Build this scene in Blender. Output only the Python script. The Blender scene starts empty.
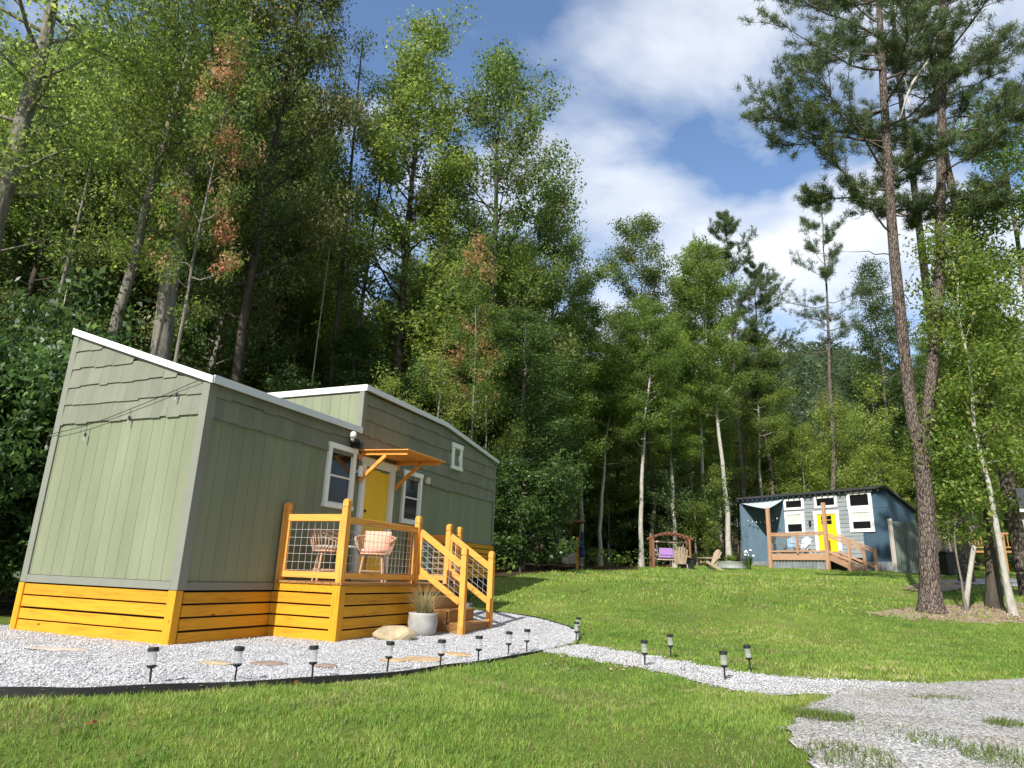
import bpy, math, random
import numpy as np
random.seed(7)
rng = np.random.default_rng(11)
S = bpy.context.scene
COL = S.collection
R = math.radians

# ------------------------------------------------------------------ camera
FPX, CX, CY = 680.0, 512.0, 384.0
PITCH, ROLL, CZ = math.atan(192/680.), R(2.09), 0.92
Fv = np.array([0, math.cos(PITCH), math.sin(PITCH)])
R0 = np.array([1., 0, 0]); U0 = np.cross(R0, Fv)
Rv = math.cos(ROLL)*R0 + math.sin(ROLL)*U0
Uv = np.cross(Rv, Fv)
CAM = np.array([0, 0, CZ])
def ray(x, y):
    d = (x-CX)/FPX*Rv - (y-CY)/FPX*Uv + Fv
    return d/np.linalg.norm(d)
def onz(x, y, z=0.):
    d = ray(x, y); return CAM + (z-CZ)/d[2]*d
def aty(x, y, Y):
    d = ray(x, y); return CAM + d*(Y/d[1])

cd = bpy.data.cameras.new('camera'); cam = bpy.data.objects.new('camera', cd); COL.objects.link(cam)
cd.sensor_width = 36; cd.lens = FPX/1024*36; cd.clip_end = 3000; cd.clip_start = 0.05
from mathutils import Matrix, Vector
M3 = Matrix(((Rv[0], Uv[0], -Fv[0]), (Rv[1], Uv[1], -Fv[1]), (Rv[2], Uv[2], -Fv[2])))
cam.matrix_world = Matrix.Translation(Vector(CAM)) @ M3.to_4x4()
S.camera = cam
S.render.resolution_x, S.render.resolution_y = 1024, 768

# ------------------------------------------------------------------ terrain height
TY = [-60, -5, 0, 3.5, 5.1, 7.5, 9, 11, 12, 13.2, 16, 19, 24, 30, 38, 60, 90, 140, 260, 420, 1500]
TZ = [-1.2, -.6, -.48, -.24, -.045, -.02, 0, .02, .08, .2, .5, .82, 1.1, 1.22, 1.52, 2.9, 5.5, 11, 26, 40, 40]
def hgt(x, y):
    x = np.asarray(x, float); y = np.asarray(y, float)
    z = np.interp(y, TY, TZ)
    z = z + .02*np.clip(x, -10, 40)*np.clip((y-17)/12, 0, 1)
    w = np.clip((y-11)/6, 0, 1)
    z = z + w*(.035*np.sin(x*.7+y*.31)+.025*np.sin(x*1.3-y*.9+1.))
    z = z + .02*np.sin(x*1.1+2)*np.clip((5.6-y)/2, 0, 1)
    return z
def ground(px, py):
    """first point where the sight line through a pixel meets the terrain"""
    d = ray(px, py); d = d/d[1]; t = np.arange(1.5, 120, .05); P = CAM+d*t[:, None]
    k = np.nonzero(P[:, 2] <= hgt(P[:, 0], P[:, 1]))[0]
    Y = t[k[0]] if len(k) else 40.
    a, b = Y-.05, Y
    for _ in range(20):
        m = (a+b)/2; p = CAM+d*m
        if p[2] <= float(hgt(p[0], p[1])): b = m
        else: a = m
    p = CAM+d*b
    return np.array([p[0], p[1], float(hgt(p[0], p[1]))])
def inpoly(x, y, poly):
    x = np.asarray(x); y = np.asarray(y); c = np.zeros(x.shape, bool)
    n = len(poly)
    for i in range(n):
        x0, y0 = poly[i][:2]; x1, y1 = poly[(i+1) % n][:2]
        if y0 == y1: continue
        k = ((y0 > y) != (y1 > y)) & (x < (x1-x0)*(y-y0)/(y1-y0)+x0)
        c ^= k
    return c

# ------------------------------------------------------------------ materials
def newmat(name):
    m = bpy.data.materials.new(name); m.use_nodes = True
    nt = m.node_tree; b = nt.nodes['Principled BSDF']
    return m, nt, b
def N(nt, t, **kw):
    n = nt.nodes.new(t)
    for k, v in kw.items():
        if k in n.inputs.keys(): n.inputs[k].default_value = v
        else: setattr(n, k, v)
    return n
def ramp(nt, stops, fac):
    r = nt.nodes.new('ShaderNodeValToRGB'); e = r.color_ramp.elements
    while len(e) < len(stops): e.new(.5)
    for el, (p, c) in zip(e, stops): el.position = p; el.color = (*c, 1)
    nt.links.new(fac, r.inputs[0]); return r
def simple(name, col, rough=.6, metal=0., spec=.4):
    m, nt, b = newmat(name)
    b.inputs['Base Color'].default_value = (*col, 1); b.inputs['Roughness'].default_value = rough
    b.inputs['Metallic'].default_value = metal; b.inputs['Specular IOR Level'].default_value = spec
    return m
def painted(name, col, var=.15, rough=.6, scale=3., grain=(1, 1, 1), bump=.15, bscale=40., island=.12):
    """paint or stain: base colour with soft weathering noise, per-piece tint and a fine bump"""
    m, nt, b = newmat(name); L = nt.links
    tc = N(nt, 'ShaderNodeTexCoord'); mp = N(nt, 'ShaderNodeMapping'); mp.inputs['Scale'].default_value = grain
    L.new(tc.outputs['Object'], mp.inputs[0])
    nz = N(nt, 'ShaderNodeTexNoise', Scale=scale, Detail=6., Roughness=.6); L.new(mp.outputs[0], nz.inputs['Vector'])
    d = tuple(max(0, c*(1-var)) for c in col); u = tuple(min(.95, c*(1+var)) for c in col)
    rp = ramp(nt, [(.3, d), (.7, u)], nz.outputs[0])
    ge = N(nt, 'ShaderNodeNewGeometry'); hs = N(nt, 'ShaderNodeHueSaturation')
    mr = N(nt, 'ShaderNodeMapRange'); mr.inputs[3].default_value = 1-island; mr.inputs[4].default_value = 1+island
    L.new(ge.outputs['Random Per Island'], mr.inputs[0]); L.new(mr.outputs[0], hs.inputs['Value'])
    L.new(rp.outputs[0], hs.inputs['Color']); L.new(hs.outputs[0], b.inputs['Base Color'])
    n2 = N(nt, 'ShaderNodeTexNoise', Scale=bscale, Detail=4.); L.new(mp.outputs[0], n2.inputs['Vector'])
    bp = N(nt, 'ShaderNodeBump', Strength=bump, Distance=.01); L.new(n2.outputs[0], bp.inputs['Height'])
    L.new(bp.outputs[0], b.inputs['Normal']); b.inputs['Roughness'].default_value = rough
    b.inputs['Specular IOR Level'].default_value = .3
    return m
def wood(name, col, dark, axis=0, rough=.7):
    """stained timber: streaky grain along the axis plus knots"""
    m, nt, b = newmat(name); L = nt.links
    tc = N(nt, 'ShaderNodeTexCoord'); mp = N(nt, 'ShaderNodeMapping')
    sc = [14, 14, 14]; sc[axis] = 1.2; mp.inputs['Scale'].default_value = sc
    ge = N(nt, 'ShaderNodeNewGeometry'); ad = N(nt, 'ShaderNodeVectorMath', operation='ADD')
    ml = N(nt, 'ShaderNodeVectorMath', operation='SCALE'); ml.inputs['Scale'].default_value = 9.
    L.new(ge.outputs['Random Per Island'], ml.inputs[0])
    L.new(tc.outputs['Object'], ad.inputs[0]); L.new(ml.outputs[0], ad.inputs[1]); L.new(ad.outputs[0], mp.inputs[0])
    nz = N(nt, 'ShaderNodeTexNoise', Scale=1.6, Detail=7., Roughness=.65, Distortion=.6); L.new(mp.outputs[0], nz.inputs['Vector'])
    rp = ramp(nt, [(.28, dark), (.48, col), (.75, tuple(min(.95, c*1.12) for c in col))], nz.outputs[0])
    kn = N(nt, 'ShaderNodeTexVoronoi', Scale=2.3); kn.feature = 'F1'; mp2 = N(nt, 'ShaderNodeMapping')
    s2 = [1.6, 1.6, 1.6]; s2[axis] = .8; mp2.inputs['Scale'].default_value = s2; L.new(ad.outputs[0], mp2.inputs[0]); L.new(mp2.outputs[0], kn.inputs['Vector'])
    kr = ramp(nt, [(.03, (0, 0, 0)), (.075, (1, 1, 1))], kn.outputs['Distance'])
    mx = N(nt, 'ShaderNodeMix', data_type='RGBA'); mx.inputs[6].default_value = (*[c*.35 for c in dark], 1)
    L.new(kr.outputs[0], mx.inputs[0]); L.new(rp.outputs[0], mx.inputs[7])
    hs = N(nt, 'ShaderNodeHueSaturation'); mr = N(nt, 'ShaderNodeMapRange'); mr.inputs[3].default_value = .82; mr.inputs[4].default_value = 1.12
    L.new(ge.outputs['Random Per Island'], mr.inputs[0]); L.new(mr.outputs[0], hs.inputs['Value']); L.new(mx.outputs[2], hs.inputs['Color'])
    L.new(hs.outputs[0], b.inputs['Base Color'])
    bp = N(nt, 'ShaderNodeBump', Strength=.25, Distance=.006); L.new(nz.outputs[0], bp.inputs['Height']); L.new(bp.outputs[0], b.inputs['Normal'])
    b.inputs['Roughness'].default_value = rough; b.inputs['Specular IOR Level'].default_value = .3
    return m
def leafmat(name, stops, trans=.3, objvar=.25, rough=.5):
    m, nt, b = newmat(name); L = nt.links
    ge = N(nt, 'ShaderNodeNewGeometry'); rp = ramp(nt, stops, ge.outputs['Random Per Island'])
    oi = N(nt, 'ShaderNodeObjectInfo'); hs = N(nt, 'ShaderNodeHueSaturation')
    mr = N(nt, 'ShaderNodeMapRange'); mr.inputs[3].default_value = 1-objvar; mr.inputs[4].default_value = 1+objvar
    L.new(oi.outputs['Random'], mr.inputs[0]); L.new(mr.outputs[0], hs.inputs['Value'])
    mr2 = N(nt, 'ShaderNodeMapRange'); mr2.inputs[3].default_value = .485; mr2.inputs[4].default_value = .515
    wn = N(nt, 'ShaderNodeTexWhiteNoise', noise_dimensions='1D'); L.new(oi.outputs['Random'], wn.inputs['W'])
    L.new(wn.outputs[0], mr2.inputs[0]); L.new(mr2.outputs[0], hs.inputs['Hue'])
    L.new(rp.outputs[0], hs.inputs['Color']); L.new(hs.outputs[0], b.inputs['Base Color'])
    b.inputs['Roughness'].default_value = rough; b.inputs['Specular IOR Level'].default_value = .4
    tr = N(nt, 'ShaderNodeBsdfTranslucent'); h2 = N(nt, 'ShaderNodeHueSaturation'); h2.inputs['Value'].default_value = 1.8; h2.inputs['Hue'].default_value = .49; L.new(hs.outputs[0], h2.inputs['Color']); L.new(h2.outputs[0], tr.inputs[0])
    mx = N(nt, 'ShaderNodeMixShader'); mx.inputs[0].default_value = trans+.12
    L.new(b.outputs[0], mx.inputs[1]); L.new(tr.outputs[0], mx.inputs[2])
    L.new(mx.outputs[0], nt.nodes['Material Output'].inputs[0]); return m
def patchy(m, other, size=.9, lo=.47, hi=.56):
    """let whole sprays of a crown keep another leaf colour"""
    nt = m.node_tree; L = nt.links; hs = [n for n in nt.nodes if n.type == 'HUE_SAT'][0]; src = hs.inputs['Color'].links[0].from_socket
    ge = [n for n in nt.nodes if n.type == 'NEW_GEOMETRY'][0]; r2 = ramp(nt, other, ge.outputs['Random Per Island'])
    tc = N(nt, 'ShaderNodeTexCoord'); nz = N(nt, 'ShaderNodeTexNoise', Scale=size, Detail=2.); L.new(tc.outputs['Object'], nz.inputs['Vector'])
    rp = ramp(nt, [(lo, (0, 0, 0)), (hi, (1, 1, 1))], nz.outputs[0]); mx = N(nt, 'ShaderNodeMix', data_type='RGBA')
    L.new(rp.outputs[0], mx.inputs[0]); L.new(r2.outputs[0], mx.inputs[6]); L.new(src, mx.inputs[7]); L.new(mx.outputs[2], hs.inputs['Color'])
def barkmat(name, c0, c1, scale=(9, 9, 1.6), bump=.7, plates=False):
    m, nt, b = newmat(name); L = nt.links
    tc = N(nt, 'ShaderNodeTexCoord'); mp = N(nt, 'ShaderNodeMapping'); mp.inputs['Scale'].default_value = scale
    L.new(tc.outputs['Object'], mp.inputs[0])
    nz = N(nt, 'ShaderNodeTexNoise', Scale=1.5, Detail=8., Roughness=.7, Distortion=.4); L.new(mp.outputs[0], nz.inputs['Vector'])
    vo = N(nt, 'ShaderNodeTexVoronoi', Scale=1.6); vo.feature = 'DISTANCE_TO_EDGE'; L.new(mp.outputs[0], vo.inputs['Vector'])
    rp = ramp(nt, [(.3, c0), (.68, c1)], nz.outputs[0])
    out = rp.outputs[0]
    if plates:                       # furrowed plates: dark gaps between flakes
        pr = ramp(nt, [(.02, (.22, .20, .19)), (.16, (1, 1, 1))], vo.outputs['Distance']); mx = N(nt, 'ShaderNodeMix', data_type='RGBA', blend_type='MULTIPLY'); mx.inputs[0].default_value = 1.
        L.new(out, mx.inputs[6]); L.new(pr.outputs[0], mx.inputs[7]); out = mx.outputs[2]
    L.new(out, b.inputs['Base Color'])
    ad = N(nt, 'ShaderNodeMath', operation='ADD'); L.new(nz.outputs[0], ad.inputs[0]); L.new(vo.outputs['Distance'], ad.inputs[1])
    bp = N(nt, 'ShaderNodeBump', Strength=bump, Distance=.03); L.new(ad.outputs[0], bp.inputs['Height']); L.new(bp.outputs[0], b.inputs['Normal'])
    b.inputs['Roughness'].default_value = .9; b.inputs['Specular IOR Level'].default_value = .15
    return m

M = {}
M['sage'] = painted('sage_siding', (.186, .206, .130), .11, .6, 2.4, (1, 1, .25), .1, 60, .05)
M['shingle'] = painted('sage_shingle', (.172, .178, .134), .09, .7, 4., (1, 1, .4), .25, 60, .09)
M['sagetrim'] = painted('grey_green_trim', (.175, .18, .148), .06, .6, 3)
M['white'] = painted('white_paint', (.76, .76, .75), .04, .45, 2., island=.03)
M['metalroof'] = simple('pale_metal_roof', (.62, .63, .64), .35, .3)
M['stain'] = wood('yellow_stained_pine', (.56, .255, .012), (.38, .145, .006), 0)
M['stainY'] = wood('yellow_stained_pine_cross', (.56, .255, .012), (.38, .145, .006), 1)
M['stainZ'] = wood('yellow_stained_pine_upright', (.56, .255, .012), (.38, .145, .006), 2)
M['postwood'] = wood('honey_stained_post', (.66, .29, .055), (.45, .165, .03), 2)
M['railwood'] = wood('honey_stained_rail', (.66, .29, .055), (.45, .165, .03), 0)
M['railwoodY'] = wood('honey_stained_rail_cross', (.66, .29, .055), (.45, .165, .03), 1)
M['deckwood'] = wood('deck_boards', (.30, .15, .05), (.18, .085, .03), 0)
M['cedar'] = wood('cedar_brown', (.40, .245, .155), (.27, .155, .095), 0)
M['cedarZ'] = wood('cedar_brown_upright', (.40, .235, .145), (.25, .14, .085), 2)
M['darkwood'] = wood('weathered_brown', (.17, .085, .045), (.10, .045, .025), 2)
M['door'] = painted('yellow_door_paint', (.86, .55, .010), .03, .4, 2, island=.02)
M['pane'] = simple('window_pane', (.010, .011, .012), .08, 0, .22)
M['dark'] = simple('black_plastic', (.015, .015, .016), .45)
M['rubber'] = painted('black_edging_plastic', (.02, .02, .021), .2, .5)
M['under'] = simple('dark_void', (.02, .017, .014), .9)  # near-black colour standing for unlit hollow space
M['wire'] = simple('galvanised_wire', (.55, .55, .53), .4, .6)
M['plastic'] = simple('white_plastic', (.7, .7, .68), .4)
M['cream'] = simple('cream_plastic', (.6, .52, .36), .5)
M['rattan'] = painted('rattan', (.50, .30, .20), .2, .6, 20)
M['cushion'] = painted('cushion_grey', (.42, .38, .34), .08, .9, 8)
M['pink'] = painted('pink_fabric', (.68, .38, .28), .06, .9, 8)
M['concrete'] = painted('pale_concrete', (.31, .305, .29), .2, .8, 6)
M['stone'] = painted('tan_stone', (.34, .28, .18), .4, .85, 5, bump=.6, bscale=18)
M['flag'] = painted('flagstone', (.40, .34, .29), .18, .85, 7, bump=.5, bscale=20, island=.1)
M['flagtan'] = painted('flagstone_tan', (.40, .27, .15), .3, .85, 7, bump=.5, bscale=20)
M['flagbrown'] = painted('flagstone_brown', (.22, .165, .13), .2, .85, 7, bump=.5, bscale=20)
M['blue'] = painted('blue_siding', (.108, .168, .226), .15, .6, 1.5, (1, 1, .5))
M['bluedark'] = painted('navy_siding', (.045, .085, .125), .2, .6, 1.5, (1, 1, .5))
M['greylap'] = painted('grey_lap_siding', (.25, .285, .305), .06, .6, 3)
M['darkroof'] = painted('charcoal_roof', (.04, .042, .045), .2, .7, 5)
M['corr'] = painted('corrugated_steel', (.20, .22, .23), .25, .45, 3)
M['corrgreen'] = painted('dark_green_corrugated', (.12, .145, .125), .25, .45, 2, (1, 1, .4))
M['sail'] = painted('grey_shade_cloth', (.40, .46, .50), .05, .9, 3)
M['doorlight'] = painted('bright_yellow_door', (.80, .55, .02), .03, .4, 2)
M['blind'] = painted('pale_blind', (.50, .55, .52), .05, .8, 3)
M['purple'] = painted('purple_cushion', (.27, .155, .36), .08, .9, 5)
M['greywood'] = wood('silvered_board', (.42, .37, .33), (.30, .26, .22), 2)
M['redwood'] = wood('red_brown_timber', (.17, .075, .04), (.10, .04, .022), 2)
M['adir'] = wood('pale_chair_wood', (.42, .33, .245), (.28, .20, .14), 2)
M['galv'] = simple('galvanised_tub', (.5, .52, .54), .35, .5)
M['navy'] = painted('navy_cloth', (.02, .03, .10), .2, .9)
M['tanwall'] = painted('tan_shake', (.33, .31, .28), .15, .8, 6)
M['grasspl'] = leafmat('dry_grass_leaf', [(0, (.13, .16, .06)), (.4, (.30, .27, .14)), (1, (.48, .38, .24))], .3, 0)
M['mulchleaf'] = leafmat('fallen_leaves', [(0, (.20, .13, .085)), (.5, (.34, .24, .16)), (1, (.50, .40, .28))], .1, 0, .8)
M['redleaf'] = leafmat('fallen_red_leaf', [(0, (.22, .06, .04)), (1, (.28, .09, .05))], .2, 0)
GREEN = [(0, (0.043, 0.078, 0.016)), (.35, (0.078, 0.132, 0.025)), (.7, (0.124, 0.194, 0.034)), (.93, (0.194, 0.256, 0.051)), (1, (0.300, 0.295, 0.078))]
M['leaf'] = leafmat('leaf_green', GREEN, .42)
M['leafdark'] = leafmat('leaf_deep_green', [(0, (0.025, 0.053, 0.014)), (.6, (0.054, 0.099, 0.023)), (.95, (0.093, 0.155, 0.037)), (1, (0.186, 0.202, 0.062))], .28)
M['leafyel'] = leafmat('leaf_yellow_green', [(0, (0.070, 0.124, 0.019)), (.4, (0.132, 0.202, 0.031)), (.8, (0.209, 0.271, 0.046)), (1, (0.300, 0.300, 0.078))], .36)
M['leafolive'] = leafmat('leaf_olive', [(0, (0.062, 0.087, 0.022)), (.5, (0.116, 0.152, 0.037)), (.85, (0.178, 0.194, 0.054)), (1, (0.300, 0.217, 0.093))], .3)
M['leafred'] = leafmat('leaf_turning_red', [(0, (.26, .21, .06)), (.35, (.36, .19, .09)), (.65, (.44, .18, .11)), (1, (.50, .30, .20))], .4, .1)
M['leafautumn'] = leafmat('leaf_turning_yellow', [(0, (0.093, 0.139, 0.028)), (.5, (0.232, 0.232, 0.046)), (1, (0.300, 0.300, 0.078))], .35, .1)
patchy(M['leafred'], GREEN, .75, .51, .62); patchy(M['leafautumn'], GREEN, .5, .42, .55)
patchy(M['leaf'], [(0, (.09, .14, .03)), (1, (.26, .36, .07))], .35, .38, .62); patchy(M['leafolive'], GREEN, .35, .4, .6)
M['needle'] = leafmat('pine_needle', [(0, (0.034, 0.062, 0.025)), (.5, (0.065, 0.105, 0.037)), (1, (0.132, 0.171, 0.056))], .15, .15)
M['shrub'] = leafmat('shrub_leaf', [(0, (0.022, 0.050, 0.012)), (.6, (0.056, 0.105, 0.025)), (1, (0.124, 0.202, 0.046))], .25, .2, .4)
M['barkgrey'] = barkmat('bark_grey', (.10, .085, .07), (.25, .23, .20))
M['barkpale'] = barkmat('bark_pale', (.24, .225, .195), (.47, .45, .40), (7, 7, 2.5), .4)
M['barkdark'] = barkmat('bark_dark', (.035, .028, .022), (.10, .085, .07))
M['barkpine'] = barkmat('bark_pine', (.055, .045, .04), (.29, .235, .20), (13, 13, 4.), 1.5, True)
M['deadwood'] = barkmat('bleached_wood', (.35, .31, .27), (.55, .51, .46))

def grassground():
    m, nt, b = newmat('lawn_ground'); L = nt.links
    tc = N(nt, 'ShaderNodeTexCoord')
    n1 = N(nt, 'ShaderNodeTexNoise', Scale=.55, Detail=6., Roughness=.65); L.new(tc.outputs['Object'], n1.inputs['Vector'])
    n2 = N(nt, 'ShaderNodeTexNoise', Scale=38., Detail=6., Roughness=.8); L.new(tc.outputs['Object'], n2.inputs['Vector'])
    r1 = ramp(nt, [(.30, (0.120, 0.177, 0.036)), (.50, (0.173, 0.237, 0.045)), (.66, (0.247, 0.277, 0.069)), (.80, (0.360, 0.307, 0.128))], n1.outputs[0])
    r2 = ramp(nt, [(.34, (.5, .5, .5)), (.66, (1.3, 1.3, 1.3))], n2.outputs[0])
    mx = N(nt, 'ShaderNodeMix', data_type='RGBA', blend_type='MULTIPLY'); mx.inputs[0].default_value = .85
    L.new(r1.outputs[0], mx.inputs[6]); L.new(r2.outputs[0], mx.inputs[7])
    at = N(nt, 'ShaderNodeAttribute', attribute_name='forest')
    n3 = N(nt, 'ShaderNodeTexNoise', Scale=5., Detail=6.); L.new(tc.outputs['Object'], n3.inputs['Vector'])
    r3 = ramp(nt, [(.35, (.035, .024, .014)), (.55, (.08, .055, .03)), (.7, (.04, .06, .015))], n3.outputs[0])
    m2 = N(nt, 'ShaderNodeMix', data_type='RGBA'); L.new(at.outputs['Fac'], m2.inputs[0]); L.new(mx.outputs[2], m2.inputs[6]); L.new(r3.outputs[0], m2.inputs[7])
    L.new(m2.outputs[2], b.inputs['Base Color']); b.inputs['Roughness'].default_value = .95; b.inputs['Specular IOR Level'].default_value = .1
    bp = N(nt, 'ShaderNodeBump', Strength=.9, Distance=.05); L.new(n2.outputs[0], bp.inputs['Height']); L.new(bp.outputs[0], b.inputs['Normal'])
    return m
M['lawn'] = grassground()
def gravelmat(name, stops, scale=48., dirt=None, bump=1.):
    m, nt, b = newmat(name); L = nt.links
    tc = N(nt, 'ShaderNodeTexCoord')
    v = N(nt, 'ShaderNodeTexVoronoi', Scale=scale); v.feature = 'F1'; L.new(tc.outputs['Object'], v.inputs['Vector'])
    sp = N(nt, 'ShaderNodeSeparateColor'); L.new(v.outputs['Color'], sp.inputs[0])
    r = ramp(nt, stops, sp.outputs[0]); out = r.outputs[0]
    if dirt:
        n = N(nt, 'ShaderNodeTexNoise', Scale=1.1, Detail=7., Roughness=.7); L.new(tc.outputs['Object'], n.inputs['Vector'])
        rd = ramp(nt, [(.42, (0, 0, 0)), (.62, (1, 1, 1))], n.outputs[0])
        mx = N(nt, 'ShaderNodeMix', data_type='RGBA', blend_type='MULTIPLY'); L.new(rd.outputs[0], mx.inputs[0]); L.new(out, mx.inputs[6]); mx.inputs[7].default_value = (*dirt, 1)
        out = mx.outputs[2]
    L.new(out, b.inputs['Base Color'])
    bp = N(nt, 'ShaderNodeBump', Strength=bump, Distance=.012, invert=True); L.new(v.outputs['Distance'], bp.inputs['Height']); L.new(bp.outputs[0], b.inputs['Normal'])
    b.inputs['Roughness'].default_value = .85; b.inputs['Specular IOR Level'].default_value = .2
    return m
GR = [(0, (.17, .17, .18)), (.3, (.34, .34, .36)), (.65, (.50, .50, .52)), (1, (.68, .68, .69))]
M['gravel'] = gravelmat('pale_gravel', GR, 46, (.88, .87, .86))
M['drive'] = gravelmat('driveway_gravel', [(0, (.13, .125, .12)), (.35, (.27, .265, .265)), (.7, (.41, .41, .415)), (1, (.60, .60, .61))], 75, (.80, .73, .65), .5)
M['drivepale'] = gravelmat('path_gravel', [(0, (.15, .15, .155)), (.3, (.30, .30, .31)), (.65, (.43, .43, .44)), (1, (.60, .60, .60))], 60, (.85, .80, .74), .7)
M['pebble'] = painted('pebble', (.44, .44, .455), .15, .8, 30, island=.4)
M['mulch'] = gravelmat('leaf_mulch', [(0, (.13, .095, .065)), (.5, (.27, .20, .14)), (1, (.42, .34, .26))], 34)
def blademat():
    m, nt, b = newmat('grass_blade'); L = nt.links
    at = N(nt, 'ShaderNodeAttribute', attribute_name='tint'); L.new(at.outputs['Color'], b.inputs['Base Color'])
    b.inputs['Roughness'].default_value = .55; b.inputs['Specular IOR Level'].default_value = .25
    tr = N(nt, 'ShaderNodeBsdfTranslucent'); L.new(at.outputs['Color'], tr.inputs[0]); mx = N(nt, 'ShaderNodeMixShader'); mx.inputs[0].default_value = .3
    L.new(b.outputs[0], mx.inputs[1]); L.new(tr.outputs[0], mx.inputs[2]); L.new(mx.outputs[0], nt.nodes['Material Output'].inputs[0])
    return m
M['blade'] = blademat()
def glassmat():
    m, nt, b = newmat('clear_lamp_tube'); L = nt.links
    t = N(nt, 'ShaderNodeBsdfTransparent'); t.inputs[0].default_value = (.86, .88, .88, 1)
    b.inputs['Base Color'].default_value = (.6, .6, .6, 1); b.inputs['Roughness'].default_value = .12
    mx = N(nt, 'ShaderNodeMixShader'); mx.inputs[0].default_value = .32
    L.new(t.outputs[0], mx.inputs[1]); L.new(b.outputs[0], mx.inputs[2]); L.new(mx.outputs[0], nt.nodes['Material Output'].inputs[0]); return m
M['clear'] = glassmat()

# ------------------------------------------------------------------ mesh helpers
def link(name, me, mat, parent=None, loc=None):
    me.name = name; o = bpy.data.objects.new(name, me); COL.objects.link(o)
    if mat is not None: me.materials.append(mat)
    if parent is not None: o.parent = parent
    if loc is not None: o.location = loc
    return o
def npmesh(name, V, Fc, smooth=False):
    """mesh from numpy arrays; Fc is (m,3) or (m,4)"""
    me = bpy.data.meshes.new(name); V = np.ascontiguousarray(V, np.float32); Fc = np.ascontiguousarray(Fc, np.int32)
    k = Fc.shape[1]; me.vertices.add(len(V)); me.vertices.foreach_set('co', V.ravel())
    me.loops.add(Fc.size); me.loops.foreach_set('vertex_index', Fc.ravel())
    me.polygons.add(len(Fc)); me.polygons.foreach_set('loop_start', np.arange(0, Fc.size, k, dtype=np.int32))
    if smooth: me.polygons.foreach_set('use_smooth', np.ones(len(Fc), bool))
    me.update(calc_edges=True); return me
class MB:
    def __init__(s): s.v = []; s.f = []
    def add(s, vs, fs):
        o = len(s.v); s.v += [tuple(float(c) for c in p) for p in vs]; s.f += [tuple(i+o for i in q) for q in fs]; return s
    def bx(s, x0, x1, y0, y1, z0, z1):
        return s.hexa([(x0, y0, z0), (x1, y0, z0), (x1, y1, z0), (x0, y1, z0), (x0, y0, z1), (x1, y0, z1), (x1, y1, z1), (x0, y1, z1)])
    def hexa(s, v): return s.add(v, [(3, 2, 1, 0), (4, 5, 6, 7), (0, 1, 5, 4), (1, 2, 6, 5), (2, 3, 7, 6), (3, 0, 4, 7)])
    def beam(s, p, q, w, h, up=(0, 0, 1)):
        p = np.array(p, float); q = np.array(q, float); d = q-p; d /= np.linalg.norm(d)
        a = np.cross(d, up); a = a/np.linalg.norm(a)*w/2; c = np.cross(a, d); c = c/np.linalg.norm(c)*h/2
        return s.hexa([p-a-c, p+a-c, p+a+c, p-a+c, q-a-c, q+a-c, q+a+c, q-a+c])
    def prism(s, poly, d):
        n = len(poly); P = [np.array(p, float) for p in poly]; d = np.array(d, float)
        return s.add(P+[p+d for p in P], [tuple(range(n))[::-1], tuple(range(n, 2*n))]+[(i, (i+1) % n, n+(i+1) % n, n+i) for i in range(n)])
    def tube(s, pts, rad, n=8, cap=True):
        pts = [np.array(p, float) for p in pts]
        if np.isscalar(rad): rad = [rad]*len(pts)
        o = len(s.v); vs = []; fs = []; ref = np.array([.3, .2, .93])
        for i, p in enumerate(pts):
            t = pts[min(i+1, len(pts)-1)]-pts[max(i-1, 0)]; t /= np.linalg.norm(t)
            if abs(t@ref) > .95: ref = np.array([.9, .3, .1])
            a = np.cross(t, ref); a /= np.linalg.norm(a); b = np.cross(t, a)
            for k in range(n):
                g = 2*math.pi*k/n; vs.append(p+rad[i]*(math.cos(g)*a+math.sin(g)*b))
        for i in range(len(pts)-1):
            for k in range(n): fs.append((i*n+k, i*n+(k+1) % n, (i+1)*n+(k+1) % n, (i+1)*n+k))
        if cap: fs += [tuple(range(n))[::-1], tuple(range((len(pts)-1)*n, len(pts)*n))]
        return s.add(vs, fs)
    def lathe(s, prof, n=20, c=(0, 0, 0)):
        vs = [(c[0]+r*math.cos(2*math.pi*k/n), c[1]+r*math.sin(2*math.pi*k/n), c[2]+z) for r, z in prof for k in range(n)]
        fs = [(i*n+k, i*n+(k+1) % n, (i+1)*n+(k+1) % n, (i+1)*n+k) for i in range(len(prof)-1) for k in range(n)]
        return s.add(vs, fs+[tuple(range(n))[::-1], tuple(range((len(prof)-1)*n, len(prof)*n))])
    def build(s, name, mat, parent=None, bevel=0., smooth=False, loc=None):
        me = bpy.data.meshes.new(name); me.from_pydata(s.v, [], s.f); me.update()
        if smooth: me.polygons.foreach_set('use_smooth', [True]*len(me.polygons))
        o = link(name, me, mat, parent, loc)
        if bevel:
            b = o.modifiers.new('bevel', 'BEVEL'); b.width = bevel; b.segments = 1; b.limit_method = 'ANGLE'
        return o
def empty(name, loc, rz=0., label=None, cat=None, group=None):
    o = bpy.data.objects.new(name, None); COL.objects.link(o); o.location = [float(c) for c in loc]; o.rotation_euler = (0, 0, rz)
    o.empty_display_size = .2
    return tag(o, label, cat, group) if label else o
def tag(o, label=None, cat=None, group=None, kind=None):
    if label: o['label'] = label
    if cat: o['category'] = cat
    if group: o['group'] = group
    if kind: o['kind'] = kind
    return o
KIDS = {}
def copy_tree(o, parent=None):
    c = o.copy(); COL.objects.link(c)
    if parent is not None: c.parent = parent
    for ch in o.children: copy_tree(ch, c)
    return c

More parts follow.
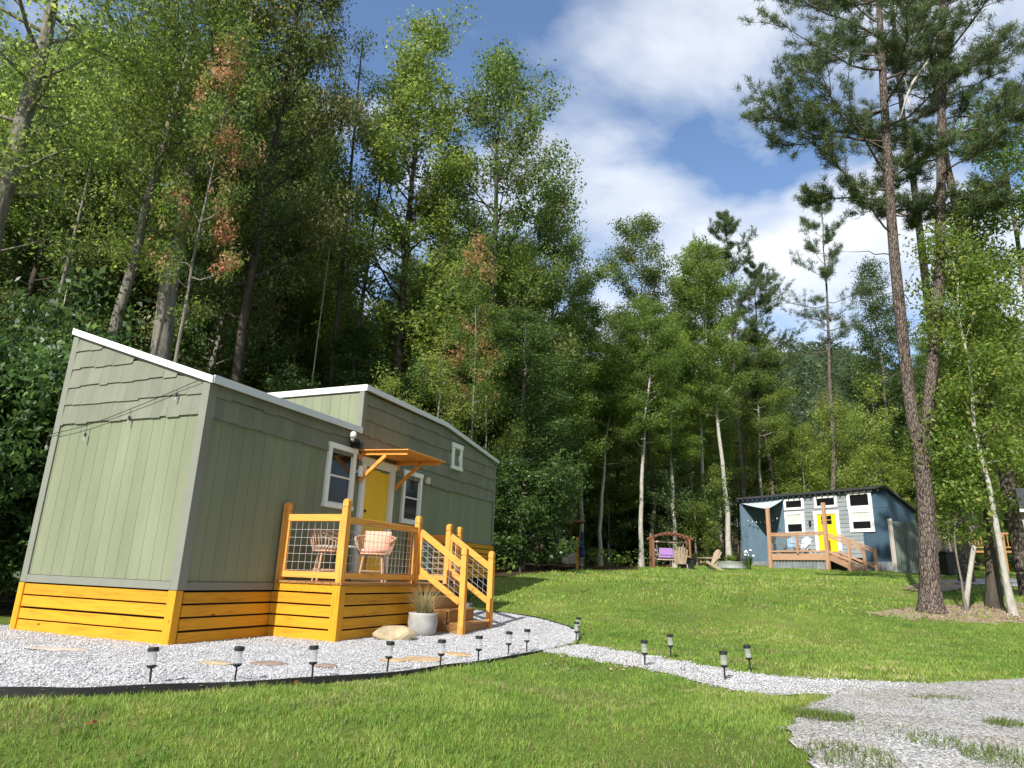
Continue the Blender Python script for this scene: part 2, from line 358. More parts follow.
# ------------------------------------------------------------------ green tiny house (local frame: x along the long wall, y along the end wall)
C0 = np.array([-3.879, 8.46, 0.]); HRZ = math.atan2(.9184, .3955)
LX = np.array([.3955, .9184, 0]); WX = np.array([-.9184, .3955, 0])
def hw(l, w, z=0.): return C0 + LX*l + WX*w + np.array([0, 0, z])
def at(l, w, z, bm=None): return (l, w, z)
house = empty('tiny_house', C0, HRZ, 'sage green tiny house with shingled upper walls, stepped white-edged roof and yellow door', 'house')
WD = 2.81
def rz(w): return 3.27 + .93*w/WD          # low shed roof height
w = MB()
w.prism([(0.02, .02, .62), (0.02, WD-.02, .62), (0.02, WD-.02, rz(WD)-.06), (0.02, .02, rz(0)-.06)], (3.3, 0, 0))
w.prism([(3.3, .02, .62), (6.0, .02, .62), (6.0, .02, 1.62), (8.93, .02, 1.62), (8.93, .02, 3.58), (6.25, .02, 3.92), (3.3, .02, 3.96)], (0, WD-.04, 0))
M['sagecore'] = simple('groove_sage', (.085, .092, .06), .8)
w.build('wall', M['sagecore'], house)
# siding strips
sd = MB(); z0 = .72
x = .09
while x < WD-.1:
    x1 = min(x+.2, WD-.09); sd.bx(-.006, .016, x+.0022, x1-.0022, z0, 2.79); x = x1
x = .09
while x < 3.2:
    x1 = min(x+.2, 3.25); sd.bx(x+.0022, x1-.0022, -.006, .016, z0, 2.77); x = x1
while x < 8.86:
    x1 = min(x+.2, 8.87); sd.bx(x+.002, x1-.002, -.006, .016, 1.66 if x > 5.95 else z0, 2.66); x = x1
for k in range(14):                             # end face of the taller section, above the low roof
    a = .07+k*.2; b = min(a+.2, WD-.06)
    sd.bx(3.276, 3.296, a+.0022, b-.0022, 3.2, 3.9)
sd.bx(.02, 8.9, WD-.015, WD+.004, .62, 3.5); sd.bx(8.93, 8.95, .03, WD-.03, 1.64, 3.54)
sd.build('siding', M['sage'], house)
# shingle courses
sh = MB(); rr = random.Random(3)
def wedge(ax, a, b, zb, zt, zt2, out0, out1):
    """one shingle on the end wall (ax=1, spans y) or long wall (ax=0, spans x); faces -x or -y; thick at its lower edge"""
    i0 = .012
    pts = [(a, zb, -i0), (b, zb, -i0), (b, zb, out0), (a, zb, out0), (a, zt, -i0), (b, zt2, -i0), (b, zt2, out1), (a, zt, out1)]
    f = (lambda u, z, o: (-o, u, z)) if ax == 1 else (lambda u, z, o: (u, -o, z))
    sh.hexa([f(u, z, o) for u, z, o in pts])
def course(ax, a0, a1, zb, top):
    a = a0
    while a < a1-.02:
        b = min(a+rr.uniform(.11, .30), a1)
        if a1-b < .06: b = a1
        z = zb + rr.uniform(-.014, .014); t0 = min(zb+.29, top(a)); t1 = min(zb+.29, top(b))
        if min(t0, t1) > z+.015: wedge(ax, a+.0012, b-.0012, z, t0, t1, .034, .014)
        a = b
for k in range(6): course(1, .09, WD-.09, 2.765+.272*k, lambda u: rz(u)-.11)
for k in range(2): course(0, .09, 3.29, 2.74+.285*k, lambda u: 3.24)
def htop(u): return (3.94 if u < 6.25 else 3.94-(u-6.25)*.128)-.03
for k in range(6): course(0, 3.3, 8.88, 2.615+.275*k, htop)
sh.build('shingle_band', M['shingle'], house)
tr = MB()
tr.bx(-.032, .10, -.034, .092, .62, 3.19)                                    # near corner board
tr.prism([(-.03, WD-.09, .62), (-.03, WD+.03, .62), (-.03, WD+.03, rz(WD)-.1), (-.03, WD-.09, rz(WD-.09)-.1)], (.1, 0, 0))
tr.bx(-.03, .012, .095, WD-.095, .62, .715); tr.bx(.102, 5.95, -.03, .012, .62, .715)
tr.prism([(-.02, .1, rz(.1)-.115), (-.02, WD-.1, rz(WD-.1)-.115), (-.02, WD-.1, rz(WD-.1)-.04), (-.02, .1, rz(.1)-.04)], (.03, 0, 0))
tr.bx(8.88, 8.96, -.03, .06, 1.63, 3.50); tr.bx(3.262, 3.36, -.036, .066, 3.285, 3.93); tr.bx(5.97, 8.87, -.026, .01, 1.6, 1.66)
tr.build('corner_trim', M['sagetrim'], house, .003)
# roofs
rf = MB()
rf.prism([(-.03, -.07, rz(-.07)-.045), (-.03, WD+.03, rz(WD+.03)-.045), (-.03, WD+.03, rz(WD+.03)-.0), (-.03, -.07, rz(-.07)-.0)], (3.27, 0, 0))
rf.prism([(3.29, -.06, 3.97), (6.25, -.06, 3.94), (8.98, -.06, 3.59), (8.98, -.06, 3.64), (6.25, -.06, 4.0), (3.29, -.06, 4.03)], (0, WD+.12, 0))
roof = rf.build('roof', M['metalroof'], house)
fa = MB()
fa.prism([(-.065, -.09, rz(-.09)-.085), (-.065, WD+.04, rz(WD+.04)-.085), (-.065, WD+.04, rz(WD+.04)+.01), (-.065, -.09, rz(-.09)+.01)], (.03, 0, 0))
MB().bx(3.255, 3.287, -.085, WD+.02, 3.935, 4.045).build('fascia', M['white'], roof, .004)
fa.build('fascia', M['white'], roof, .004)
ed = MB(); ed.bx(-.033, 3.24, -.098, -.072, rz(0)-.105, rz(0)-.0)
ed.prism([(3.29, -.088, 3.945), (6.25, -.088, 3.92), (8.99, -.088, 3.57), (8.99, -.088, 3.65), (6.25, -.088, 4.01), (3.29, -.088, 4.04)], (0, .026, 0))
ed.build('drip_edge', M['metalroof'], roof, .003)
# windows, on the long wall
def window(l0, l1, z0, z1, parent, sash=True, tw=.085, y=-.04):
    f = MB(); f.bx(l0, l0+tw, y-.012, .01, z0, z1); f.bx(l1-tw, l1, y-.012, .01, z0, z1)
    f.bx(l0-.012, l1+.012, y-.02, .01, z1, z1+tw); f.bx(l0-.012, l1+.012, y-.03, .01, z0-tw*.8, z0)
    o = f.build('window', M['white'], parent, .004)
    p = MB(); p.bx(l0+tw, l1-tw, -.012, .012, z0, z1); p.build('pane', M['pane'], o)
    q = MB(); a, b = l0+tw, l1-tw; e = .028
    for (za, zb, yy) in ([(z0, (z0+z1)/2+.02, -.03), ((z0+z1)/2-.01, z1, -.022)] if sash else [(z0, z1, -.026)]):
        q.bx(a, a+e, yy, -.012, za, zb); q.bx(b-e, b, yy, -.012, za, zb); q.bx(a+e, b-e, yy, -.012, za, za+e); q.bx(a+e, b-e, yy, -.012, zb-e, zb)
    q.build('sash', M['plastic'], o)
    return o
window(2.47, 3.21, 1.93, 2.80, house)
window(4.74, 5.43, 1.86, 2.70, house)
window(6.60, 7.07, 3.17, 3.56, house, False, .10, -.045)
# door
d = MB(); d.bx(3.53, 4.26, -.028, .012, .80, 2.66); door = d.build('door', M['door'], house)
f = MB(); f.bx(3.40, 3.49, -.075, .012, .76, 2.70); f.bx(4.30, 4.40, -.075, .012, .76, 2.70); f.bx(3.38, 4.42, -.085, .012, 2.70, 2.80); f.bx(3.49, 4.30, -.06, .01, .76, .80)
f.bx(4.26, 4.30, -.06, .012, .80, 2.70); f.bx(3.49, 3.53, -.05, .012, .80, 2.70); f.bx(3.53, 4.26, -.05, .012, 2.66, 2.70)
f.build('door_frame', M['white'], door, .004)
MB().tube([(3.60, -.028, 1.72), (3.60, -.085, 1.72)], .028, 10).build('handle', M['dark'], door); MB().tube([(3.60, -.028, 1.90), (3.60, -.045, 1.90)], .025, 10).build('lock', M['dark'], door)
# lights on the wall
sl = MB(); sl.lathe([(0, 0), (.05, .01), (.055, .06), (.035, .10), (0, .11)], 10, (2.90, -.16, 3.02)).tube([(2.93, -.13, 2.98), (2.90, -.15, 3.04)], .03, 8)
so = sl.build('security_light', M['plastic'], house, smooth=True)
MB().bx(3.02, 3.16, -.12, -.03, 2.90, 3.04).tube([(3.09, -.08, 2.95), (2.92, -.13, 2.98)], .022, 6).bx(3.05, 3.14, -.2, -.12, 2.88, 2.98).build('sensor_box', M['dark'], so, .006)
sc = MB().tube([(3.30, -.085, 2.44), (3.30, -.085, 2.62)], .045, 12).bx(3.27, 3.33, -.05, .0, 2.5, 2.56)
sc.build('wall_lamp', M['plastic'], house, .005)
MB().tube([(5.56, -.09, 2.62), (5.56, -.09, 2.74)], .05, 12).bx(5.53, 5.59, -.05, 0, 2.65, 2.71).build('wall_lamp', M['cream'], house, .005)
# awning over the door: sloping rafters, cross boards, diagonal braces
aw = MB()
zs = lambda y: 2.885 + .03*y
awn = aw.bx(3.28, 4.60, -.03, -.008, 2.74, 2.83).build('awning', M['railwood'], house, .004)
for l in (3.36, 4.46): MB().beam((l, -.032, zs(0)-.036), (l, -.95, zs(-.95)-.036), .045, .065).build('rafter', M['railwoodY'], awn, .004)
ab = MB()
for k in range(9):
    y = -.03-k*.108; ab.beam((3.28, y-.05, zs(y)+.008), (4.60, y-.05, zs(y)+.008), .106, .018)
ab.build('awning_boards', M['railwood'], awn, .003)
for l in (3.36, 4.46): MB().beam((l, -.03, 2.38), (l, -.52, 2.80), .045, .06).build('brace', M['railwoodY'], awn, .004)
# skirting: yellow boards round the wheels, corner posts
sk = MB()
for k in range(4):
    z = .008+k*.153; wv = rr.uniform(-.006, .006)
    sk.bx(-.012, .012, .10, WD-.06, z, z+.132+wv)
sk.build('skirting', M['stainY'], house, .004)
sk = MB()
for k in range(4):
    z = .008+k*.153
    sk.bx(.10, 1.6, -.012, .012, z, z+.132+rr.uniform(-.006, .006))
sk.build('skirting', M['stain'], house, .004); sk = MB()
for k in range(7):
    z = .86+k*.108; sk.bx(6.1, 8.95, -.01, .014, z, z+.092)
sk.build('skirting', M['stain'], house, .004)
for q in ((-.035, .075, -.028, .099, -.02, .614), (-.035, .03, WD-.075, WD+.03, -.02, .612), (8.90, 8.97, -.03, .05, .6, 1.6)): MB().bx(*q).build('skirting_post', M['stainZ'], house, .004)
MB().bx(.04, 5.9, .03, WD-.05, .0, .6).bx(5.9, 8.9, .06, WD-.05, .5, 1.6).build('shade_fill', M['under'], house)  # near-black blocks put the shade behind the skirting gaps into colour

# ------------------------------------------------------------------ porch with stairs
porch = empty('porch_deck', hw(1.6, -1.15), HRZ, 'honey stained porch with wire mesh rails and steps on the sage green house', 'porch')
PO = np.array([1.6, -1.15, 0])
class PB(MB):                                    # same local frame as the house, shifted to the porch's origin
    def build(s, *a, **k): s.v = [tuple(np.array(p)-PO) for p in s.v]; return MB.build(s, *a, **k)
DL0, DL1, DW = 1.6, 5.12, -1.15
b = PB()
for k in range(8):
    y = -.04-k*.138; b.bx(DL0-.02, DL1+.02, y-.132, y, .725, .755)
b.bx(DL0-.02, DL1+.02, -1.185, -1.148, .725, .755)
b.build('floor_boards', M['deckwood'], porch, .003)
b = PB().bx(DL0, DL1, DW+.005, DW+.04, .62, .722); b.bx(DL0+.002, DL0+.04, DW+.042, -.04, .62, .722).bx(DL1-.04, DL1, DW+.042, -.04, .62, .722); b.build('rim_joist', M['stain'], porch, .003)
b = PB()
for k in range(4):
    z = .008+k*.153; t = z+.132
    b.bx(DL0+.10, 3.56, DW-.002, DW+.022, z, t)
b.build('skirting', M['stain'], porch, .004)
b = PB()
for k in range(4):
    z = .008+k*.153; t = z+.132
    b.bx(DL0-.008, DL0+.016, DW+.10, -.015, z, t)
b.build('skirting', M['stainY'], porch, .004)
PB().bx(DL0-.03, DL0+.10, DW-.025, DW+.10, -.01, .715).build('corner_post', M['stainZ'], porch, .004); PB().bx(3.56, 3.64, DW-.01, DW+.05, 0, .62).build('corner_post', M['stainZ'], porch, .004)
PB().bx(DL0+.05, DL1-.05, DW+.05, -.03, .0, .6).build('shade_fill', M['under'], porch)  # near-black block stands in for the shade below the porch floor
def post(l, w, z0, z1):
    h = .045; g = PB().bx(l-h, l+h, w-h, w+h, z0, z1-.125).bx(l-h+.009, l+h-.009, w-h+.009, w+h-.009, z1-.127, z1-.108)
    g.bx(l-h, l+h, w-h, w+h, z1-.11, z1-.03)
    e = .028
    g.hexa([(l-h, w-h, z1-.03), (l+h, w-h, z1-.03), (l+h, w+h, z1-.03), (l-h, w+h, z1-.03), (l-e, w-e, z1), (l+e, w-e, z1), (l+e, w+e, z1), (l-e, w+e, z1)])
    return g.build('rail_post', M['postwood'], porch, .003)
XA, YB = DL0+.045, DW+.045
post(XA, -.08, .72, 1.83); post(XA, YB, .72, 1.87)
post(3.60, YB, .70, 1.81); post(4.68, YB, .70, 1.77); post(5.07, YB, .70, 1.75); post(5.07, -.1, .72, 1.75)
post(3.64, -1.96, 0, 1.325); post(4.66, -1.96, .0, 1.315)
for q in ((XA-.03, XA+.03, YB+.046, -.126, 1.565, 1.66), (XA-.03, XA+.03, YB+.046, -.126, .80, .885), (5.04, 5.10, YB+.046, -.146, 1.5, 1.6), (5.04, 5.10, YB+.046, -.146, .80, .885)):
    PB().bx(*q).build('rail', M['railwoodY'], porch, .004)
for q in ((XA+.046, 3.553, YB-.03, YB+.03, 1.545, 1.63), (XA+.046, 3.553, YB-.03, YB+.03, .80, .885), (4.727, 5.02, YB-.03, YB+.03, 1.5, 1.59), (4.727, 5.02, YB-.03, YB+.03, .8, .885)):
    PB().bx(*q).build('rail', M['railwood'], porch, .004)
for q in ((XA-.025, XA+.025, YB+.046, YB+.085, .886, 1.564), (XA-.025, XA+.025, -.165, -.126, .886, 1.564), (3.51, 3.553, YB-.025, YB+.025, .886, 1.544), (XA+.046, XA+.085, YB-.025, YB+.025, .886, 1.544)):
    PB().bx(*q).build('panel_stile', M['postwood'], porch, .004)
def mesh_panel(p00, p10, p01, nu, nv, pr):
    """galvanised grid: corner p00, edge ends p10 and p01"""
    p00, p10, p01 = (np.array(p, float) for p in (p00, p10, p01)); u = p10-p00; v = p01-p00; g = PB()
    for i in range(nu+1): g.tube([p00+u*i/nu, p00+u*i/nu+v], .0034, 5, False)
    for j in range(nv+1): g.tube([p00+v*j/nv, p00+v*j/nv+u], .0034, 5, False)
    return g.build('wire_panel', M['wire'], porch)
mesh_panel((XA, YB+.085, .90), (XA, -.165, .90), (XA, YB+.085, 1.56), 8, 6, 0)
mesh_panel((XA+.085, YB, .90), (3.51, YB, .90), (XA+.085, YB, 1.54), 17, 6, 0)
mesh_panel((5.07, YB+.05, .90), (5.07, -.15, .90), (5.07, YB+.05, 1.5), 8, 6, 0)
for l in (3.62, 4.67):
    p0 = (l, YB-.046, 1.56); p1 = (l, -1.915, 1.06); q0 = (l, YB-.046, .98); q1 = (l, -1.915, .50)
    PB().beam(p0, p1, .04, .10).build('stair_rail', M['railwoodY'], porch, .004); PB().beam(q0, q1, .04, .09).build('stair_rail', M['railwoodY'], porch, .004)
    PB().bx(l-.02, l+.02, YB-.085, YB-.046, 1.0, 1.5).build('panel_stile', M['postwood'], porch, .004)
    mesh_panel((l, YB-.085, .98), (l, -1.915, .50), (l, YB-.085, 1.54), 7, 5, 0)
b = PB()
for k, z in enumerate((.19, .375, .56)):
    y = -1.98+k*.27
    b.bx(3.70, 4.61, y, y+.29, z-.03, z)
b.build('stair_tread', M['deckwood'], porch, .003)
b = PB()
for k, z in enumerate((.19, .375, .56)):
    y = -1.965+k*.27; b.bx(3.71, 4.60, y, y+.02, z-.185, z-.032)
b.bx(3.69, 3.71, -1.90, DW, .0, .16).bx(4.60, 4.62, -1.90, DW, .0, .16).bx(3.69, 3.71, -1.66, DW, .165, .345).bx(3.69, 3.71, -1.40, DW, .35, .53)
b.build('stair_riser', M['deckwood'], porch, .003)

# ------------------------------------------------------------------ porch furniture
def rattan_chair(l, w, rz, label, pillow):
    p = hw(l, w, .756); t = empty('rattan_chair', p, HRZ+rz, label, 'chair')
    s = MB().lathe([(0, .40), (.235, .40), (.25, .415), (.235, .435), (0, .435)], 20); s.build('seat', M['rattan'], t, smooth=False)
    c = MB().lathe([(0, .437), (.20, .437), (.225, .465), (.205, .50), (0, .51)], 20); c.build('cushion', M['pink'] if pillow else M['cushion'], t, smooth=True)
    # legs
    for a in (45, 135, 225, 315):
        ca, sa = math.cos(R(a)), math.sin(R(a)); MB().tube([(.26*ca, .26*sa, 0), (.20*ca, .20*sa, .41)], [.014, .018], 7).build('leg', M['rattan'], t)
    MB().tube([(.22*math.cos(R(a)), .22*math.sin(R(a)), .16) for a in range(0, 361, 20)], .009, 6).build('stretcher', M['rattan'], t)
    # barrel back: a hoop highest behind (+x is the front), arms lower, spindles
    B = MB(); top = []
    for i in range(25):
        a = R(55+i*(250/24)); k = abs(i-12)/12; z = .72-.12*k**2.2+(.0); r = .33-.02*k; top.append((r*math.cos(a), r*math.sin(a), z))
    B.tube(top, .017, 8)
    B.tube([(p[0]*.96, p[1]*.96, p[2]-.05) for p in top], .009, 6)
    for i in range(0, 25):
        a = R(55+i*(250/24)); B.tube([(.235*math.cos(a), .235*math.sin(a), .41), (.29*math.cos(a), .29*math.sin(a), .55), top[i]], .0085, 5)
    B.build('backrest', M['rattan'], t)
    if pillow:
        q = MB(); n = 8
        vs = []; 
        for i in range(n+1):
            for j in range(n+1):
                u, v = i/n*2-1, j/n*2-1; th = .075*(1-u**4)*(1-v**4)+.004; vs.append((-.20-.06*(v*.5+.5)+th, u*.21, .62+v*.17))
        m0 = len(vs)
        for i in range(n+1):
            for j in range(n+1):
                u, v = i/n*2-1, j/n*2-1; th = .055*(1-u**4)*(1-v**4)+.004; vs.append((-.20-.06*(v*.5+.5)-th, u*.21, .62+v*.17))
        fs = []
        for i in range(n):
            for j in range(n):
                a = i*(n+1)+j; fs += [(a, a+1, a+n+2, a+n+1), (m0+a, m0+a+n+1, m0+a+n+2, m0+a+1)]
        q.add(vs, fs); q.build('back_pillow', M['pink'], t, smooth=True)
rattan_chair(2.14, -.52, R(-42), 'rattan barrel chair seen from its side, nearest the dark wall corner of the porch', False)
rattan_chair(3.12, -.62, R(205), 'rattan barrel chair with pink pillow in front of the yellow door', True)
t = empty('side_table', hw(2.72, -.30, .756), HRZ, 'small round white-topped side table between the rattan chairs', 'table')
MB().lathe([(0, .50), (.21, .50), (.215, .51), (.21, .525), (0, .525)], 22).build('table_top', M['plastic'], t)
for a in (30, 150, 270): MB().tube([(.19*math.cos(R(a)), .19*math.sin(R(a)), 0), (.08*math.cos(R(a)), .08*math.sin(R(a)), .50)], .012, 6).build('leg', M['dark'], t)
# hanging lantern by the second window (hangs from the awning brace)
t = empty('hanging_lantern', hw(4.46, -.42, 2.36), HRZ, 'small black lantern hanging from the awning beside the second window', 'lantern')
MB().tube([(0, 0, .16), (0, 0, .40)], .004, 5).build('hook', M['dark'], t)
MB().lathe([(0, 0), (.05, 0), (.05, .012), (.042, .014), (.042, .12), (.055, .125), (.03, .155), (0, .16)], 8).build('lantern_body', M['dark'], t)
# string lights across the end wall
P = [np.array(hw(-.06, a, z))-np.array(hw(-.06, 2.86, 2.62)) for a, z in [(2.86, 2.62), (2.5, 2.66), (2.1, 2.715), (1.7, 2.80), (1.3, 2.90), (.9, 3.0), (.5, 3.11), (.1, 3.22)]]
t = empty('string_lights', hw(-.06, 2.86, 2.62), 0, 'thin black light string with small bulbs draped across the sunlit end wall', 'light string')
MB().tube(P, .005, 5).build('cord', M['dark'], t)
for i, dz in ((0, -.12), (2, -.11), (4, -.10), (6, -.05)):
    b = P[i] if i else P[0]+np.array([0, 0, .02]); q = b+np.array([0, 0, dz])
    o = MB().tube([b, q], .0035, 5).tube([q, q-np.array([0, 0, .05])], .014, 8).build('socket', M['dark'], t)
    MB().lathe([(0, -.075), (.017, -.062), (.02, -.04), (.010, -.0), (0, 0)], 10, tuple(q-np.array([0, 0, .045]))).build('bulb', M['clear'], o, smooth=True)

# ------------------------------------------------------------------ pots, rocks
def grass_plant(c, n, h, spread, mat, name, parent, w=.006):
    V = []; Fq = []
    for i in range(n):
        a = rng.uniform(0, 6.283); sp = rng.uniform(.1, 1)**.8*spread; hh = h*rng.uniform(.5, 1.05); r0 = rng.uniform(0, .1)
        ca, sa = math.cos(a), math.sin(a); prev = None; ww = w*rng.uniform(.7, 1.4)
        for k in range(5):
            s = k/4; x = r0+sp*s**1.8; z = hh*(s*1.25-.42*s**2.5*(sp/spread)); cw = ww*(1-s*.85)
            V += [(c[0]+ca*x-sa*cw, c[1]+sa*x+ca*cw, c[2]+z), (c[0]+ca*x+sa*cw, c[1]+sa*x-ca*cw, c[2]+z)]
            if k: m = len(V); Fq.append((m-4, m-3, m-1, m-2))
    return link(name, npmesh(name, np.array(V), np.array(Fq)), mat, parent)
pp = hw(3.22, -1.52)
t = empty('potted_grass', pp, 0, 'round pale concrete pot of tall dry ornamental grass at the foot of the porch', 'potted plant')
MB().lathe([(0, .0), (.15, .0), (.205, .08), (.225, .20), (.215, .31), (.222, .345), (.20, .345), (.19, .30), (0, .30)], 28).build('pot', M['concrete'], t, smooth=True)
grass_plant((0, 0, .28), 430, .46, .55, M['grasspl'], 'grass_tuft', t, .0036)
pp = hw(4.42, -1.62, .376)
t = empty('potted_plant', pp, 0, 'small white pot with a dark leafy plant standing on the porch steps', 'potted plant')
MB().lathe([(0, 0), (.05, 0), (.068, .12), (.06, .12), (0, .10)], 16).build('pot', M['plastic'], t, smooth=True)
grass_plant((0, 0, .09), 130, .24, .16, M['shrub'], 'foliage', t, .012)
def rock(name, c, sx, sy, sz, seed, mat, label, cat, n=3, rzz=0., sharp=.25):
    import bmesh
    bm = bmesh.new(); bmesh.ops.create_icosphere(bm, subdivisions=n, radius=1); g = np.random.default_rng(seed)
    dirs = g.normal(size=(9, 3)); dirs /= np.linalg.norm(dirs, axis=1)[:, None]; cut = g.uniform(.62, .9, 9)
    for v in bm.verts:
        p = np.array(v.co)
        for d_, k in zip(dirs, cut):
            e = p@d_
            if e > k: p = p-d_*(e-k)
        p = p*(1+.04*math.sin(7*p[0]+seed)+.03*math.sin(9*p[1]+5*p[2]))
        v.co = (p[0]*sx, p[1]*sy, max(p[2], -.55)*sz)
    me = bpy.data.meshes.new(name); bm.to_mesh(me); bm.free(); me.update()
    o = link(name, me, mat, None, [float(q) for q in c]); o.rotation_euler = (0, 0, rzz); tag(o, label, cat); return o
rock('boulder', hw(2.40, -1.55, .06), .33, .19, .145, 5, M['stone'], 'flat-topped tan boulder on the gravel beside the concrete pot', 'rock', rzz=R(20))
for i, (px, py, sx, sy, m, lb) in enumerate([(60, 650, .42, .13, 'flag', 'faint pinkish flat stone in the gravel, farthest left in front of the end wall'), (214, 664, .20, .10, 'stone', 'pale cream flat stone in the gravel in front of the house corner'),
        (268, 664, .21, .12, 'flagbrown', 'dark brown oval flat stone in the gravel in front of the porch'), (325, 666.5, .14, .09, 'flagbrown', 'small brown broken flat stone in the gravel next to the dark oval one'),
        (392, 661, .16, .10, 'flagtan', 'small tan flat stone in the gravel in front of the boulder'), (424, 660, .30, .17, 'flagtan', 'large orange-tan flat stone in the gravel in front of the concrete pot'), (456, 655, .22, .14, 'flagtan', 'golden tan flat stone in the gravel in front of the stairs')]):
    p = onz(px, py, .01); rock('stepping_stone', (p[0], p[1], .016), sx, sy, .022, 20+i, M[m], lb, 'paving stone', 3, R(random.uniform(-15, 15)))

# ------------------------------------------------------------------ ground: terrain, gravel pad, path, driveway, mulch
def W2(pts): return [tuple(ground(*p)[:2]) for p in pts]
EDGE = [onz(px, py, 0.)[:2] for px, py in [(-160, 688), (-60, 690), (30, 691), (100, 690), (200, 686), (300, 681), (400, 673.5), (455, 666), (505, 659), (543, 651.5)]]
EDGE2 = W2([(575, 643), (580, 634), (570, 628), (550, 621.5), (525, 616), (497, 612.5), (470, 610)])
back = [tuple(hw(7.2, -.4)[:2]), tuple(hw(7.2, 3.1)[:2]), tuple(hw(-.5, 3.4)[:2]), (-9.5, 9.6), (-10.5, 7.5)]
PAD = [tuple(p) for p in EDGE]+list(EDGE2)+back
FAR = W2([(579, 645), (610, 650.5), (640, 655), (700, 666), (750, 674), (800, 679), (860, 682.5), (930, 684.5), (1000, 681), (1090, 676)])
NEAR = W2([(543, 652), (575, 658), (600, 662), (650, 669), (690, 679), (730, 689), (775, 695), (815, 696)])
PATH = NEAR[::-1]+[EDGE[-1]]+FAR[:8]+[tuple(ground(840, 697)[:2])]
PATH = [tuple(p) for p in PATH]
DRIVE = FAR[6:]+[(9.5, 5.6), (9.5, 2.0)]+W2([(860, 800), (815, 764), (795, 745), (790, 728), (800, 713), (822, 701), (838, 694)])
MULCH = W2([(868, 613), (900, 608.5), (950, 606), (1040, 604), (1075, 608), (1050, 622), (1000, 624), (940, 621), (895, 618)])
MOUND = W2([(905, 588), (925, 582), (950, 582), (968, 588), (950, 593), (920, 594)])
ROAD2 = W2([(930, 581), (960, 580.5), (1080, 582), (1080, 590), (1000, 586.5), (945, 584.5)])
xs = np.unique(np.concatenate([np.arange(-12, 26.01, .3), np.arange(-40, -12, 2.), np.arange(26, 60, 2.), np.array([-1200, -800, -500, -300, -200, -140, -100, -70, -50, 60, 75, 100, 140, 200, 300, 500, 800, 1200])]))
ys = np.unique(np.concatenate([np.arange(1, 42.01, .3), np.arange(-60, 1, 6.), np.arange(42, 110, 3.), np.array([120, 140, 170, 200, 260, 330, 420, 600, 900, 1500])]))
X, Y = np.meshgrid(xs, ys); V = np.stack([X, Y, hgt(X, Y)], -1).reshape(-1, 3)
nx, ny = len(xs), len(ys); I = np.arange(nx*ny).reshape(ny, nx)
Q = np.stack([I[:-1, :-1], I[:-1, 1:], I[1:, 1:], I[1:, :-1]], -1).reshape(-1, 4)
me = npmesh('ground', V, Q, True)
# where forest floor replaces lawn
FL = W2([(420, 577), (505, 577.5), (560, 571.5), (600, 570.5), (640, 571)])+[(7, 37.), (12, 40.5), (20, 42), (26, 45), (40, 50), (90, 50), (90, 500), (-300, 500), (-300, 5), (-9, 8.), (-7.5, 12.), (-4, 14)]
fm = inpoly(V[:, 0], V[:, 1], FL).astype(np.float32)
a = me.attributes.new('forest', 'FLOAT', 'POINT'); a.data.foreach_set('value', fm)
g = link('ground', me, M['lawn']); tag(g, kind='structure')
def wob(x, y): return .05*np.sin(x*5.1+y*2.3)+.035*np.sin(x*11.-y*8.7)+.03*np.sin(y*17+x*3.3)
def drape(name, polys, mat, lift, cell, wobble=1., flat0=False):
    """sheet laid on the terrain inside a polygon: small cells, raggedy outline"""
    P = np.array(polys); x0, y0 = P.min(0)-.2; x1, y1 = P.max(0)+.2
    gx = np.arange(x0, x1, cell); gy = np.arange(y0, y1, cell); X, Y = np.meshgrid(gx, gy)
    cx, cy = X[:-1, :-1]+cell/2, Y[:-1, :-1]+cell/2; wv = wob(cx, cy)*wobble
    keep = inpoly(cx+wv, cy+wv*.7, polys)
    I = np.arange(X.size).reshape(X.shape); Q = np.stack([I[:-1, :-1], I[:-1, 1:], I[1:, 1:], I[1:, :-1]], -1)[keep]
    Z = hgt(X, Y); Z = np.maximum(Z, 0.) if flat0 else Z
    Z = Z+lift+.006*np.sin(X*9+Y*5)*np.sin(Y*7-X*3)
    V = np.stack([X, Y, Z], -1).reshape(-1, 3); u, inv = np.unique(Q.ravel(), return_inverse=True)
    return tag(link(name, npmesh(name, V[u], inv.reshape(-1, 4), True), mat), kind='structure')
drape('gravel_pad', PAD, M['gravel'], .010, .05, 0., True)
drape('gravel_path', PATH, M['drivepale'], .009, .035, .9)
drape('driveway', DRIVE, M['drive'], .014, .03, .7)
drape('mulch_bed', MULCH, M['mulch'], .012, .08, 4)
drape('dirt_mound', MOUND, M['mulch'], .05, .12, 4)
drape('gravel_road', ROAD2, M['drive'], .03, .15, 3)
